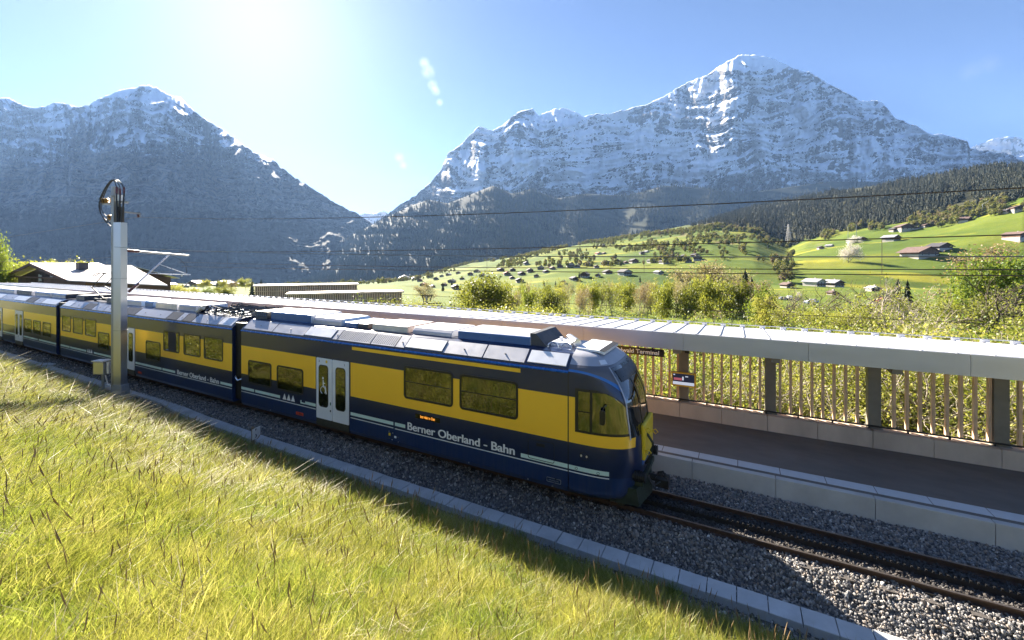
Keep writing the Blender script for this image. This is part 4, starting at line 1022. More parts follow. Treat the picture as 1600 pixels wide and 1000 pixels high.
# ---------------- gangway + middle car + rear car
def bellows(x0, x1, loc_parent):
    m = MB(); n_ = 7
    for k in range(n_):
        xa = x0+(x1-x0)*k/n_; xb = x0+(x1-x0)*(k+.6)/n_
        m.box(xa, xb, YN+.12, YF-.12, .45, 3.42); m.box(xb, x0+(x1-x0)*(k+1)/n_, YN+.2, YF-.2, .5, 3.36)
    m.build('gangway_bellows', rubber, loc_parent)
bellows(-17.32, -16.74, fc)
m = MB(); m.tube([(-17.3, YN+.1, 1.32), (-17.0, YN+.02, 1.22), (-16.76, YN+.1, 1.30)], .03, 6); m.build('coupling_lamp', alu, fc)

def plain_car(cx, x0, x1, label, yspans, blocks, wins_hi, wins_lo, doors, panels, units, txt=None):
    t_ = thing('train_car', (cx, YC, 0), label, 'train car', 'cars of the yellow and navy train')
    R = [(-90,30,-1,.86,LOW)]+[(a, b_, 1.53, 2.6, YEL) for a, b_ in yspans]+[(a, b_, .93, 1.03, MINT) for a, b_ in blocks]+[(x0-1, x1, .84, .865, WHT)]
    lv = livery('car_livery', cx, R)
    m = MB(); roof_section(m, x0, x1); bd = m.build('body', [lv, roof_gray], t_)
    for p in bd.data.polygons:
        if p.center.z > 3.2 and p.normal.z > .2: p.material_index = 1
    m = MB(); m.tube([(x0, YN-.002, 3.17), (x1, YN-.002, 3.17)], .035, 8); m.build('rain_gutter', blue_line, t_)
    m = MB(); m.box(x0+.1, x1-.1, 9.75, 11.55, .16, .34); m.build('underframe', rubber, t_)
    for a, b_ in wins_hi: window(t_, a+.055, b_-.055, 1.88, 2.70, small_bar=True)
    for a, b_ in wins_lo: window(t_, a+.055, b_-.055, 1.30, 2.10)
    for a, b_ in doors: door(t_, a, b_)
    side_panels(t_, panels)
    for u_ in units: roofbox(t_, *u_)
    return t_
mc = plain_car(-26.0, -34.85, -17.34, 'middle car of the yellow and navy train, carrying the roof cables, behind the mast', [(-34.85,-27.05), (-25.45,-17.34)],
    [(-34.85,-33.5), (-33.42,-31.2), (-30.2,-27.05), (-25.45,-22.9), (-22.82,-21.7), (-18.15,-17.34)],
    [(-34.61,-33.29), (-33.0,-31.62), (-31.34,-29.9), (-22.72,-21.32), (-20.97,-19.62), (-19.36,-17.96)], [(-29.66,-28.3), (-24.38,-22.98)], [(-27.0,-25.5)],
    [(-34.7,-33.6,'w'), (-33.58,-31.8,'g'), (-31.78,-30.6,'d'), (-30.58,-29.2,'g'), (-29.18,-27.0,'g'), (-26.98,-25.56,'d'), (-25.54,-22.6,'g'), (-22.58,-21.65,'d'), (-21.63,-21.2,'g'), (-21.18,-20.4,'d'), (-20.38,-18.45,'g'), (-18.4,-17.45,'w')],
    [('roof_unit', -34.6, -33.4, roof_dark, roof_dark), ('roof_unit', -30.4, -28.6, roof_gray, roof_dark), ('roof_unit', -28.3, -26.4, roof_white, roof_gray), ('roof_unit', -26.0, -25.2, roof_blue, roof_blue), ('roof_unit', -24.9, -22.9, roof_white, cream), ('roof_unit', -22.7, -21.2, roof_white, roof_gray)])
side_text(mc, 'Berner Oberland - Bahn', .20, -21.5, .915, 3.25, bold=.003)
m = MB()
for k in range(3): xx = -31.05+k*.235; m.prism_y([(xx, .925), (xx+.21, .925), (xx+.11, 1.14)], YN-.006, YN-.002)
m.build('mountain_emblem', whitep, mc)
m = MB(); m.prism_y(rrect(-25.15, -24.8, .51, .61, .012), YN-.006, YN-.002); m.build('number_plate', redp, mc)
# ribbed cable hoods and cable tangle at the car end
for yy in (9.95, 10.12):
    m = MB(); m.tube([(-21.0+.45*k_/6, yy, 3.60+.20*math.sin(math.pi*k_/12)) for k_ in range(7)], .09, 8); m.build('ribbed_duct', cream if yy < 10 else rubber, mc)
m = MB(); r_ = random.Random(5)
for k in range(26):
    y0 = r_.uniform(9.9, 11.3); xx = r_.uniform(-20.9, -19.4); x2 = r_.uniform(-17.8, -16.3); h1 = r_.uniform(.06, .30)
    m.tube([(xx, y0, 3.62), (xx+.3, y0+r_.uniform(-.1, .1), 3.62+h1), ((xx+x2)/2, y0+r_.uniform(-.2, .2), 3.63+h1*r_.uniform(.4, 1.0)), (x2-.3, y0+r_.uniform(-.1, .1), 3.60+h1), (x2, y0, 3.58)], r_.choice([.018, .022, .03]), 5)
cb = m.build('roof_cables', cable_m, mc); cb['kind'] = 'stuff'
m = MB()
for k in range(14):
    xx = -20.3+k*.22; m.box(xx, xx+.05, 9.95, 11.3, 3.60, 3.63+.05*(k % 3)); 
    if k % 2: m.cbox((xx, 10.1+.25*(k % 4), 3.72), (.12,.12,.16))
m.build('cable_rack', alu, mc)
m = MB(); m.prism_x([(9.95, 3.58), (11.3, 3.58), (11.3, 3.86), (9.95, 3.86)], -16.75, -15.95); bx = m.build('perforated_box', roof_dark, fc)
m = MB()
for i in range(5):
    for j in range(3): m.prism_y([(-16.62+i*.13+.035*math.cos(q), 3.65+j*.07+.022*math.sin(q)) for q in range(6)], 9.944, 9.95)
link('vent_hole', m.mesh('vent_hole', roof_blue, fc.location), bx)['kind'] = 'stuff'
# pantograph
pg = MB()
X0, XK, XT = -31.3, -33.6, -32.0
for yy in (10.2, 11.1): pg.tube([(X0, yy, 3.72), (XK, yy+(.15 if yy < 10.6 else -.15), 4.35)], .035, 6)
pg.tube([(XK, 10.35, 4.35), (XK, 10.95, 4.35)], .035, 6)
for yy in (10.4, 10.9): pg.tube([(XK, yy, 4.35), (XT, yy, 5.15)], .025, 6)
pantograph = pg.build('pantograph', dark_steel, mc)
m = MB()
for dx in (-.18, .18): m.tube([(XT+dx, 9.95, 5.02), (XT+dx, 10.15, 5.18), (XT+dx, 11.15, 5.18), (XT+dx, 11.35, 5.02)], .02, 6)
m.tube([(XT-.18, 10.4, 5.15), (XT+.18, 10.4, 5.15)], .02, 5); m.tube([(XT-.18, 10.9, 5.15), (XT+.18, 10.9, 5.15)], .02, 5)
link('contact_strip', m.mesh('contact_strip', dark_steel, mc.location), pantograph)
m = MB(); m.box(-32.6, -30.6, 10.15, 10.22, 3.66, 3.74); m.box(-32.6, -30.6, 11.08, 11.15, 3.66, 3.74); m.box(-31.5, -31.1, 10.15, 11.15, 3.66, 3.8)
for xx in (-32.5, -30.8):
    for yy in (10.18, 11.12): m.tube([(xx, yy, 3.58), (xx, yy, 3.67)], .06, 8)
link('pantograph_base', m.mesh('pantograph_base', dark_steel, mc.location), pantograph)
bellows(-35.5, -34.87, mc)
rc = plain_car(-45.0, -56, -35.52, 'rear car of the yellow and navy train, cut off by the left edge', [(-41.2,-35.52), (-45.5,-42.9), (-56,-47.1)],
    [(-41.2,-38.6), (-38.4,-35.52), (-45.5,-42.9)], [(-52.5,-51), (-50.8,-49.3)], [(-41.05,-39.7), (-39.38,-38.05), (-37.72,-36.35)], [(-42.8,-41.3), (-47.0,-45.6)],
    [(-56,-49,'g'), (-48.9,-46,'w'), (-45.9,-43.5,'g'), (-43.4,-41.0,'w'), (-40.9,-39.5,'d'), (-39.4,-38.2,'g'), (-38.1,-35.7,'w')],
    [('roof_unit', -55, -50, roof_white, roof_gray), ('roof_unit', -49, -45.8, roof_white, roof_blue), ('roof_unit', -45.2, -42.2, roof_gray, roof_dark), ('roof_unit', -41.5, -38.8, roof_white, roof_blue), ('roof_unit', -38.5, -36.2, roof_dark, roof_blue)])
# ------------------------------------------------------------------ catenary mast
MX, MY = -24.25, 8.42
galv = pmat('galvanised_steel', (0.36,0.355,0.33), 0.5, 0.5, 0.1, 3, 0.1, 30, dirt=0.15)
cover_m, t, b = newmat('brushed_cover_sheet'); v = coords(t, (1,1,.3))
b.inputs['Base Color'].default_value = (0.62,0.61,0.60,1); b.inputs['Metallic'].default_value = 0.75
L(t, ramp(t, noise(t, v, 3, 4), [(0.3, 0.34), (0.7, 0.44)]), b.inputs['Roughness']); bump(t, b, noise(t, v, 1.5, 2), 0.12, 0.03)
insul = pmat('brown_insulator', (0.10,0.025,0.02), 0.25, 0, 0.1, 6)
brass = pmat('brass_fitting', (0.50,0.34,0.14), 0.4, 0.7, 0.1, 6)
ms_ = thing('catenary_mast', (MX, MY, -.5), 'tall steel catenary mast with shiny cover sheet and looped cables, standing between grass slope and train', 'mast')
ms_['label'] = 'tall steel catenary mast with shiny cover sheet and looped black cables, beside the middle car'
rz = math.radians(-52)           # H-beam turned toward the line
def mloc(x, y, z):               # mast frame: x along cover face, y out of it
    a = math.radians(23); return (MX+x*math.cos(a)-y*math.sin(a), MY+x*math.sin(a)+y*math.cos(a), z)
def mbox(mb, x0, x1, y0, y1, z0, z1, mi=0):
    v_ = [mloc(x, y, z) for z in (z0, z1) for y in (y0, y1) for x in (x0, x1)]
    mb.add(v_, [(0,2,3,1),(4,5,7,6),(0,1,5,4),(2,6,7,3),(0,4,6,2),(1,3,7,5)], mi)
m = MB(); mbox(m, -.30, -.17, -.13, -.10, -.6, 9.15); mbox(m, -.30, -.17, .10, .13, -.6, 9.15); mbox(m, -.24, -.225, -.10, .10, -.6, 9.15)
m.build('beam', galv, ms_)
m = MB(); mbox(m, -.155, .20, -.16, -.14, .35, 7.55); mbox(m, -.155, -.14, -.14, .14, .35, 7.55); mbox(m, .185, .20, -.14, .14, .35, 7.55)
m.build('cover_sheet', cover_m, ms_)
m = MB(); mbox(m, -.17, .25, -.17, .15, 2.75, 2.765); mbox(m, -.17, .25, -.17, .15, 5.05, 5.065); m.build('cover_joint', galv, ms_)
m = MB(); v_ = [mloc(x, y, z) for (x, y, z) in ((-.30,-.26,-.7),(.36,-.26,-.7),(.36,.2,-.7),(-.30,.2,-.7),(-.17,-.18,.36),(.25,-.18,.36),(.25,.16,.36),(-.17,.16,.36))]
m.add(v_, [(3,2,1,0),(4,5,6,7),(0,1,5,4),(1,2,6,5),(2,3,7,6),(3,0,4,7)]); m.build('cable_boot', pmat('plain_sheet', (.42,.43,.44), .5, .3), ms_)
m = MB(); mbox(m, -.33, -.15, -.2, .2, 8.7, 8.76); mbox(m, -.16, .40, -.05, .05, 8.42, 8.50); mbox(m, -.85, -.20, -.04, .04, 8.35, 8.42); mbox(m, -.60, -.20, -.04, .04, 7.62, 7.68); m.build('crossarm', galv, ms_)
m = MB(); mbox(m, -.10, .10, -.12, .1, 8.52, 8.78); m.build('bright_clamp', whitep, ms_)
for (x, z0, z1) in ((-.03, 8.85, 7.5), (.14, 8.80, 7.5), (.33, 8.85, 7.5)):
    m = MB(); m.tube([mloc(x, -.13, z0+.25), mloc(x, -.13, z0-.02)], .04, 8); m.build('cable_end', insul, ms_)
    m = MB(); m.tube([mloc(x, -.13, z0), mloc(x*.9, -.13, z0-.5), mloc(x*.45+.02, -.12, 7.52)], .032, 7); m.build('power_cable', cable_m, ms_)
def arc(p0, p1, p2, n_=14):
    return [Vector(p0)*(1-t_)**2+Vector(p1)*2*t_*(1-t_)+Vector(p2)*t_**2 for t_ in [k/n_ for k in range(n_+1)]]
for (a, h, e) in ((-.9, 9.75, .33), (-.84, 9.70, -.03), (-.75, 9.66, .14)):
    m = MB(); pts = [mloc(a, -.06+.1*(e), 8.45)]+[tuple(q) for q in arc(mloc(a-.02, -.06, 8.62), mloc(-.25, -.1, h+.25), mloc(e, -.13, 9.08))]; m.tube(pts, .022, 6); m.build('loop_cable', cable_m, ms_)
for (a, zb) in ((-1.02, 7.5), (-.97, 7.35), (-.90, 7.75)):
    m = MB(); m.tube([tuple(q) for q in arc(mloc(a+.1, -.05, 8.6), mloc(a-.12, -.08, 7.9), mloc(-.30, -.1, zb))], .018, 6); m.build('drop_cable', cable_m, ms_)
for (x, z) in ((-.82, 8.42), (-.66, 8.42), (-.52, 7.68), (-.38, 8.42)):
    m = MB(); m.tube([mloc(x, 0, z+.02*k) for k in range(12)], [(.05 if k % 2 else .09) for k in range(12)], 10); m.build('insulator', brass, ms_)
m = MB(); mbox(m, -.13, .12, -.06, .08, 7.56, 8.25); m.build('terminal_box', pmat('dark_terminal_box', (.05,.042,.036), .6), ms_)
# feeder bracket toward the track
arm = MB(); arm.tube([(MX, MY, 8.05), (MX+.05, 9.12, 8.02)], .04, 6); arm.build('feeder_bracket', galv, ms_)
m = MB(); m.tube([(MX+.05, 9.05, 7.98-.03*k) for k in range(6)], [.03,.07,.03,.07,.03,.02], 8); m.build('hanging_insulator', insul, ms_)
# cantilever
m = MB(); m.tube([(MX+.1, MY+.25, 6.30), (MX+.3, 10.95, 6.12)], .045, 7); m.build('cantilever_top_tube', galv, ms_)
m = MB(); m.tube([(MX+.1, MY+.2, 6.31), (MX+.13, MY+.62, 6.28)], .065, 8); m.build('cantilever_insulator', insul, ms_)
m = MB(); m.tube([(MX+.1, MY+.3, 4.5), (MX+.25, 10.15, 6.15)], .04, 7); m.build('cantilever_strut', alu, ms_)
m = MB(); m.tube([(MX+.1, MY+.25, 4.45), (MX+.14, MY+.62, 4.82)], .06, 8); m.build('cantilever_insulator', insul, ms_)
m = MB(); m.tube([(MX+.2, 9.35, 5.28), (MX+.35, 11.0, 5.18)], .028, 6); m.tube([(MX+.25, 9.75, 5.70), (MX+.33, 10.9, 5.2)], .02, 6); m.tube([(MX+.33, 10.62, 5.20), (MX+.33, 10.66, 5.10)], .035, 6); m.build('registration_arm', alu, ms_)
m = MB(); m.tube([tuple(q) for q in arc((MX+.3, 10.2, 6.1), (MX+.3, 10.9, 5.9), (MX+.33, 10.85, 5.22))], .012, 5); m.build('jumper_wire', cable_m, ms_)
for zz in (6.25, 5.6):
    m = MB(); mbox(m, -.34, -.28, -.06, .06, zz, zz+.08); m.build('mast_bolt', dark_steel, ms_)
# wires
ORD = ['first','second','third','fourth','fifth','sixth','seventh']
wire_m = pmat('copper_wire', (0.09,0.065,0.05), 0.5, 0.5, 0.2, 3)
wire_g = pmat('galvanised_wire', (0.22,0.21,0.2), 0.45, 0.6, 0.2, 3)
def wire(name, fn, x0, x1, r, mat_, label, step=1.2):
    n_ = int((x1-x0)/step)+1; loc = Vector(fn(x0)); o = MB(); o.tube([fn(x0+(x1-x0)*k/n_) for k in range(n_+1)], r, 5)
    q = o.build(name, mat_, None); return tag(q, label, 'wire', 'overhead wires above the train')
wire('feeder_wire', lambda x: (x, 9.05, 6.84+.00119*(x-5)**2), -24.2, 16, .010, wire_m, 'dark feeder wire hung from the short bracket near the mast top')
wire('feeder_wire', lambda x: (x, 9.05, 7.86-.02*(-24.2-x)+.0006*(-24.2-x)**2*.0), -80, -24.2, .012, wire_m, 'thin feeder wire leading away left of the mast top')
wire('messenger_wire', lambda x: (x, 10.65, 6.16+.00052*(x+7)**2), -24, 16, .011, wire_m, 'upper catenary wire held by the mast cantilever')
wire('messenger_wire', lambda x: (x, 10.65, 6.28-.03*(-24-x)+.0006*(x+24)**2), -80, -24, .011, wire_m, 'upper catenary wire running left away from the mast')
wire('contact_wire', lambda x: (x, 10.55, 5.60+.0007*(x+2)**2*.6), -24, 16, .010, wire_m, 'upper of the two close wires over the roof of the train')
wire('contact_wire', lambda x: (x, 10.65, 5.50+.00018*(x+3)**2), -24, 16, .010, wire_m, 'lower of the two close wires over the roof of the train')
wire('contact_wire', lambda x: (x, 10.65, 5.2+.0006*(x+50)**2*.3), -80, -24, .010, wire_m, 'contact wire above the middle and rear cars left of the mast')
wire('return_wire', lambda x: (x, 19.2, 3.78+.0003*(x-2)**2), -30, 18, .010, wire_m, 'lowest wire, crossing the trees just above the canopy roof')
wire('feeder_wire', lambda x: (x, 8.2, 6.45-.004*(x+24)+.0012*(x+24)*(x-30)*.6), -24.2, 16, .010, wire_g, 'thin grey wire starting at the cantilever tube')
for i, x in enumerate((-20, -15.5, -11, -6.5, -2, 2.5, 7)):
    m = MB(); m.tube([(x, 10.65, 5.50+.00018*(x+3)**2), (x, 10.65, 6.16+.00052*(x+7)**2)], .005, 4)
    tag(m.build('dropper_wire', wire_m, None), 'thin vertical dropper joining upper and lower catenary wires, %s from the mast' % ORD[i], 'wire', 'catenary droppers')
# cabinet on a post beside the mast
cbx = thing('trackside_cabinet', (-25.3, 8.15, -.5), 'small box cabinet with pitched lid on a post, left of the catenary mast foot', 'cabinet')
m = MB(); m.cbox((-25.35, 8.15, 1.02), (.50,.30,.54), 0, math.radians(23)); m.build('cabinet_box', cover_m, cbx, bevel=.01)
m = MB(); m.cbox((-25.35, 8.15, 1.34), (.60,.38,.05), 0, math.radians(23)); m.build('cabinet_lid', pmat('pale_lid', (.62,.60,.58), .5), cbx)
m = MB(); m.tube([(-25.2, 8.15, -.6), (-25.2, 8.15, .72)], .055, 8); m.build('post', galv, cbx)
m = MB(); m.cbox((-24.88, 8.28, 1.05), (.1,.2,.5), 0, math.radians(23)); m.tube([(-25.1, 8.2, .7), (-25.0, 8.25, .3), (-24.7, 8.3, .2)], .03, 6); m.build('conduit', pmat('white_conduit', (.7,.68,.66), .5), cbx)
# marker post
mk = thing('marker_post', (-13.9, 8.2, -.55), 'short wooden marker post with a small white number plate at the ballast edge', 'marker post')
m = MB(); m.cbox((-13.93, 8.2, -.08), (.09,.06,.96)); m.build('post', pmat('weathered_wood', (.25,.19,.12), .85, 0, .2, 8, .3, 50), mk)
m = MB(); m.cbox((-13.78, 8.22, .22), (.02,.34,.34), 0, math.radians(20)); pl = m.build('plate', pmat('white_plate', (.75,.73,.70), .5, 0, .05, 3, dirt=.2), mk)
for s_, zz in (('7', .26), ('0', .09)):
    link('plate_number', text_mesh(s_, .17, blackp, .004, None, right=(math.cos(math.radians(70)), math.sin(math.radians(70)), 0), origin=(-13.80+.033, 8.13, zz), off=Vector(mk.location)), pl)

# ------------------------------------------------------------------ buildings
plaster = pmat('white_plaster', (.40,.37,.32), .8, 0, .08, .3)
wood_d = pmat('dark_chalet_wood', (.075,.042,.025), .8, 0, .3, .4)
wood_b = pmat('brown_chalet_wood', (.16,.08,.045), .8, 0, .3, .4)
wood_l = pmat('light_larch_cladding', (.85,.62,.42), .7, 0, .15, .5)
roof_d = pmat('dark_slate_roof', (.055,.05,.052), .7, 0, .2, .4)
roof_b = pmat('brown_tile_roof', (.12,.075,.06), .7, 0, .25, .4)
roof_g = pmat('grey_sheet_roof', (.33,.32,.33), .5, .2, .1, .4)
roof_p = pmat('pale_metal_roof', (.55,.50,.46), .5, .3, .08, .25, .1, 2)
roof_r = pmat('red_tile_roof', (.42,.13,.08), .7, 0, .2, .4)
win_m = pmat('house_window', (.03,.035,.04), .15, 0, .1, 1)
def find_depth(u, y):
    D = np.geomspace(120, 2600, 900); z = ground_z(np.full_like(D, u), D); yy = 412-(z-HC)/D*660
    k = np.where((yy <= y) & (D > 160))[0]; return float(D[k[0]]) if len(k) else float(itp(u, DTOP))
def chalet(loc, w, d, h, rz, wall, roof, label, group, detail=True, name='chalet', base=plaster, pitch=.42, win=True):
    t_ = thing(name, loc, label, 'chalet' if name == 'chalet' else 'building', group, rz)
    m = MB(); m.box(-w/2, w/2, -d/2, d/2, -4, h*.38); m.build('ground_floor', base, t_, world=False)
    rh = w/2*pitch
    m = MB(); m.prism_y([(-w/2-.05, h*.38), (w/2+.05, h*.38), (w/2+.05, h), (0, h+rh), (-w/2-.05, h)], -d/2-.05, d/2+.05); m.build('wall', wall, t_, world=False)
    m = MB(); ov = w*.10; th = .35
    for s_ in (-1, 1):
        m.prism_y([(0, h+rh+th), (s_*(w/2+ov), h-ov*pitch+th), (s_*(w/2+ov), h-ov*pitch), (0, h+rh)], -d/2-ov, d/2+ov)
    rf = m.build('roof', roof, t_, world=False)
    m = MB(); m.box(w*.12, w*.12+.9, -.5, .5, h+rh*.6, h+rh+1.1); c_ = m.build('chimney', plaster, None, world=False); c_.parent = rf
    if detail:
        m = MB(); m.box(-w/2-.1, w/2+.1, -d/2-1.0, -d/2-.06, h*.38, h*.38+.9); m.build('balcony', wood_d, t_, world=False)
        for zz in (h*.14, h*.60):
            for xx in (-.32, 0, .32):
                m = MB(); m.box(w*xx-.55, w*xx+.55, -d/2-.10, -d/2-.02, zz, zz+1.2); m.build('window', win_m, t_, world=False)
    return t_
ORD = ['first','second','third','fourth','fifth','sixth','seventh','eighth','ninth','tenth','eleventh','twelfth','thirteenth','fourteenth','fifteenth','sixteenth','seventeenth','eighteenth','nineteenth','twentieth','twenty-first','twenty-second','twenty-third','twenty-fourth','twenty-fifth','twenty-sixth','twenty-seventh','twenty-eighth','twenty-ninth','thirtieth','thirty-first','thirty-second','thirty-third','thirty-fourth','thirty-fifth','thirty-sixth','thirty-seventh','thirty-eighth','thirty-ninth','fortieth','forty-first','forty-second','forty-third','forty-fourth','forty-fifth','forty-sixth']
WALL = {'d': (wood_d, 'dark wooden'), 'b': (wood_b, 'brown wooden'), 'p': (plaster, 'white-walled')}
ROOF = {'d': (roof_d, 'dark'), 'b': (roof_b, 'brown'), 'g': (roof_g, 'grey'), 'r': (roof_r, 'red'), 'p': (roof_p, 'pale')}
def village(items, group, where):
    for i, (u, y, wpx, wl, rf) in enumerate(sorted(items)):
        D = find_depth(u, y); w = wpx/660.*D*.62; p = gpt(u, D)
        q = rng.uniform(-.5, .5); rzz = YAW-math.pi/2+q
        chalet(p, w, w*rng.uniform(.8, 1.3), w*rng.uniform(.30, .40), rzz, WALL[wl][0], ROOF[rf][0], '%s chalet, %s roof, %s %s' % (WALL[wl][1], ROOF[rf][1], ORD[i]+' from left', where), group, wpx >= 13, win=wpx >= 13)
V1 = [(632,438,24,'p','p'),(647,437,11,'d','g'),(656,440,12,'b','b'),(662,447,14,'b','r'),(672,434,12,'d','b'),(681,437,11,'d','d'),(690,433,10,'p','b'),(701,431,11,'d','g'),(706,441,14,'p','d'),(712,452,18,'d','d'),(694,447,11,'b','b'),(742,446,18,'b','b'),(735,430,12,'b','d'),(745,426,14,'p','b'),(753,432,12,'d','d'),(762,436,13,'p','b'),(722,437,11,'d','b'),(676,449,10,'b','g'),(716,428,10,'b','d')]
V2 = [(782,424,14,'b','b'),(792,430,16,'b','r'),(801,424,14,'d','d'),(815,430,16,'d','b'),(812,441,18,'d','d'),(828,425,14,'b','b'),(845,421,16,'p','d'),(853,426,12,'d','d'),(822,413,12,'d','g'),(863,421,12,'d','b'),(875,418,13,'b','d'),(891,417,18,'p','b'),(902,418,12,'d','d'),(838,433,12,'b','d'),(800,436,12,'d','b')]
V3 = [(918,415,17,'d','b'),(932,419,12,'b','d'),(947,414,17,'d','d'),(964,411,17,'d','d'),(978,412,10,'b','b'),(990,411,17,'d','d'),(1018,411,17,'p','d'),(1038,412,18,'d','d'),(1049,403,12,'d','g'),(1068,402,11,'d','d'),(1076,410,15,'b','b'),(1090,407,20,'d','p'),(1003,397,10,'d','d'),(1010,395,9,'p','g'),(935,398,12,'p','r'),(944,397,8,'d','b'),(941,385,10,'b','g'),(975,386,9,'d','b')]
V4 = [(897,438,17,'d','d'),(914,433,20,'d','d'),(949,428,18,'b','d'),(976,430,24,'p','d'),(1029,428,15,'p','g'),(934,432,12,'b','d'),(880,443,12,'d','b')]
V5 = [(1330,379,14,'d','g'),(1345,376,16,'b','d'),(1392,377,26,'d','g'),(1412,360,26,'d','b'),(1396,362,14,'b','d'),(1445,355,14,'d','b'),(1432,358,10,'d','d'),(1458,343,18,'b','b'),(1507,347,22,'d','b'),(1522,330,18,'b','g'),(1590,330,22,'d','b'),(1588,374,30,'b','b'),(1572,333,14,'d','d'),(1478,338,10,'d','d'),(1296,386,12,'p','g'),(1282,389,12,'b','d')]
V6 = [(1230,449,22,'d','b'),(1272,447,30,'p','g'),(1302,448,30,'d','g'),(1300,461,16,'b','b'),(1364,455,22,'p','p'),(1385,484,36,'d','r'),(1085,401,12,'b','d')]
village(V1, 'chalets of the lower left village', 'in the village at the meadow foot')
village(V2, 'chalets of the middle village', 'in the village above the pale tall tree')
village(V3, 'chalets of the upper row', 'in the upper row on the green slope')
village(V4, 'chalets just above the tree belt', 'in the row just above the tree belt')
village(V5, 'farmhouses on the right hillside', 'among farmhouses on the right hillside')
village(V6, 'houses behind the bare trees', 'among those half hidden by bare trees')
# big farmhouse on the right meadow
D = find_depth(1445, 399); w = 40/660.*D
f1 = chalet(gpt(1436, D), w*.9, w*.7, w*.16, YAW-math.pi/2+.12, wood_b, roof_b, 'large low farmhouse with brown gable and pale ground floor, alone on the right meadow', None, True)
f2 = chalet(gpt(1468, D*1.01), w*.6, w*.45, w*.13, YAW-math.pi/2+.12, wood_d, roof_d, 'dark barn attached to the right of the large farmhouse on the meadow', None, False)

# long station building with pale roof, far left
def frame(o_, ang):
    ca, sa = math.cos(ang), math.sin(ang); return lambda x, y, z: (o_[0]+x*ca-y*sa, o_[1]+x*sa+y*ca, z)
def onY_(px, py, Y):
    d_ = at(px, py, 1.0)-Vector((0, 0, HC)); k_ = Y/d_.y; return Vector((d_.x*k_, Y, HC+d_.z*k_))
YG = at(103, 438, 66).y
gr, gl, gp = onY_(104, 439, YG), onY_(4, 434, YG), onY_(47, 413, YG)
R1 = Vector((gp.x, YG+7, 0)); R2 = onY_(205, 420, YG+7); E2 = onY_(262, 447, YG); ang = 0.0; LN = math.hypot(R2.x-R1.x, R2.y-R1.y)
fr = frame((R1.x, R1.y), ang)
sb = thing('station_house', (R1.x, R1.y, -3), 'long wooden house with wide pale metal roof and dark chimney, left of the mast', 'house')
zr, ze, hw = 5.35, (gr.z+E2.z)/2, 7.0
def fadd(mb, pts, faces, mi=0): mb.add([fr(*p) for p in pts], faces, mi)
BOXF = [(0,3,2,1),(4,5,6,7),(0,1,5,4),(1,2,6,5),(2,3,7,6),(3,0,4,7)]
m = MB(); fadd(m, [(1,-5.6,-6),(LN,-5.6,-6),(LN,5.6,-6),(1,5.6,-6),(1,-5.6,3.3),(LN,-5.6,3.3),(LN,5.6,3.3),(1,5.6,3.3)], BOXF); fadd(m, [(1,-5.6,3.3),(1,5.6,3.3),(1,0,5.2),(LN-1,-5.6,3.3),(LN-1,5.6,3.3),(LN-1,0,5.2)], [(0,1,2),(5,4,3),(0,2,5,3),(1,4,5,2)]); m.build('wall', wood_b, sb)
nrp = 26
for s_ in (-1, 1):
    for k in range(nrp):
        xa, xb = -1.2+(LN+5.5)*k/nrp, -1.2+(LN+5.5)*(k+1)/nrp-.04
        def rz_(x): return zr if x < LN-1 else zr-(x-LN+1)*.42
        fa, fb = k/nrp, (k+.97)/nrp; ea, eb = [(gr.x-R1.x)+(E2.x-gr.x)*q_ for q_ in (fa, fb)]; ra, rb_ = LN*fa, LN*fb; ez = ze
        if s_ > 0: ea, eb = ra, rb_
        m = MB(); fadd(m, [(ra, 0, zr), (rb_, 0, zr), (eb, s_*hw, ez), (ea, s_*hw, ez), (ra, 0, zr+.12), (rb_, 0, zr+.12), (eb, s_*hw, ez+.12), (ea, s_*hw, ez+.12)], BOXF)
        m.build('roof_sheet', roof_p, sb)
for q in ():
    m = MB(); fadd(m, [(.9, q-.5, 2.2), (.95, q-.5, 2.2), (.95, q+.5, 2.2), (.9, q+.5, 2.2), (.9, q-.5, 3.4), (.95, q-.5, 3.4), (.95, q+.5, 3.4), (.9, q+.5, 3.4)], BOXF); m.build('window', win_m, sb)
    m = MB(); fadd(m, [(.88, q-.65, 2.1), (.93, q-.65, 2.1), (.93, q-.5, 2.1), (.88, q-.5, 2.1), (.88, q-.65, 3.5), (.93, q-.65, 3.5), (.93, q-.5, 3.5), (.88, q-.5, 3.5)], BOXF); m.build('shutter', cream, sb)
m = MB(); m.cbox((*[fr(7.5, -2.6, 0)[i] for i in (0, 1)], 5.0), (1.5, 1.2, 1.6), 0, ang); m.build('chimney', roof_d, sb); m = MB(); m.cbox((*[fr(7.5, -2.6, 0)[i] for i in (0, 1)], 5.83), (1.8, 1.4, .12), 0, ang); m.build('chimney_cap', roof_d, sb)

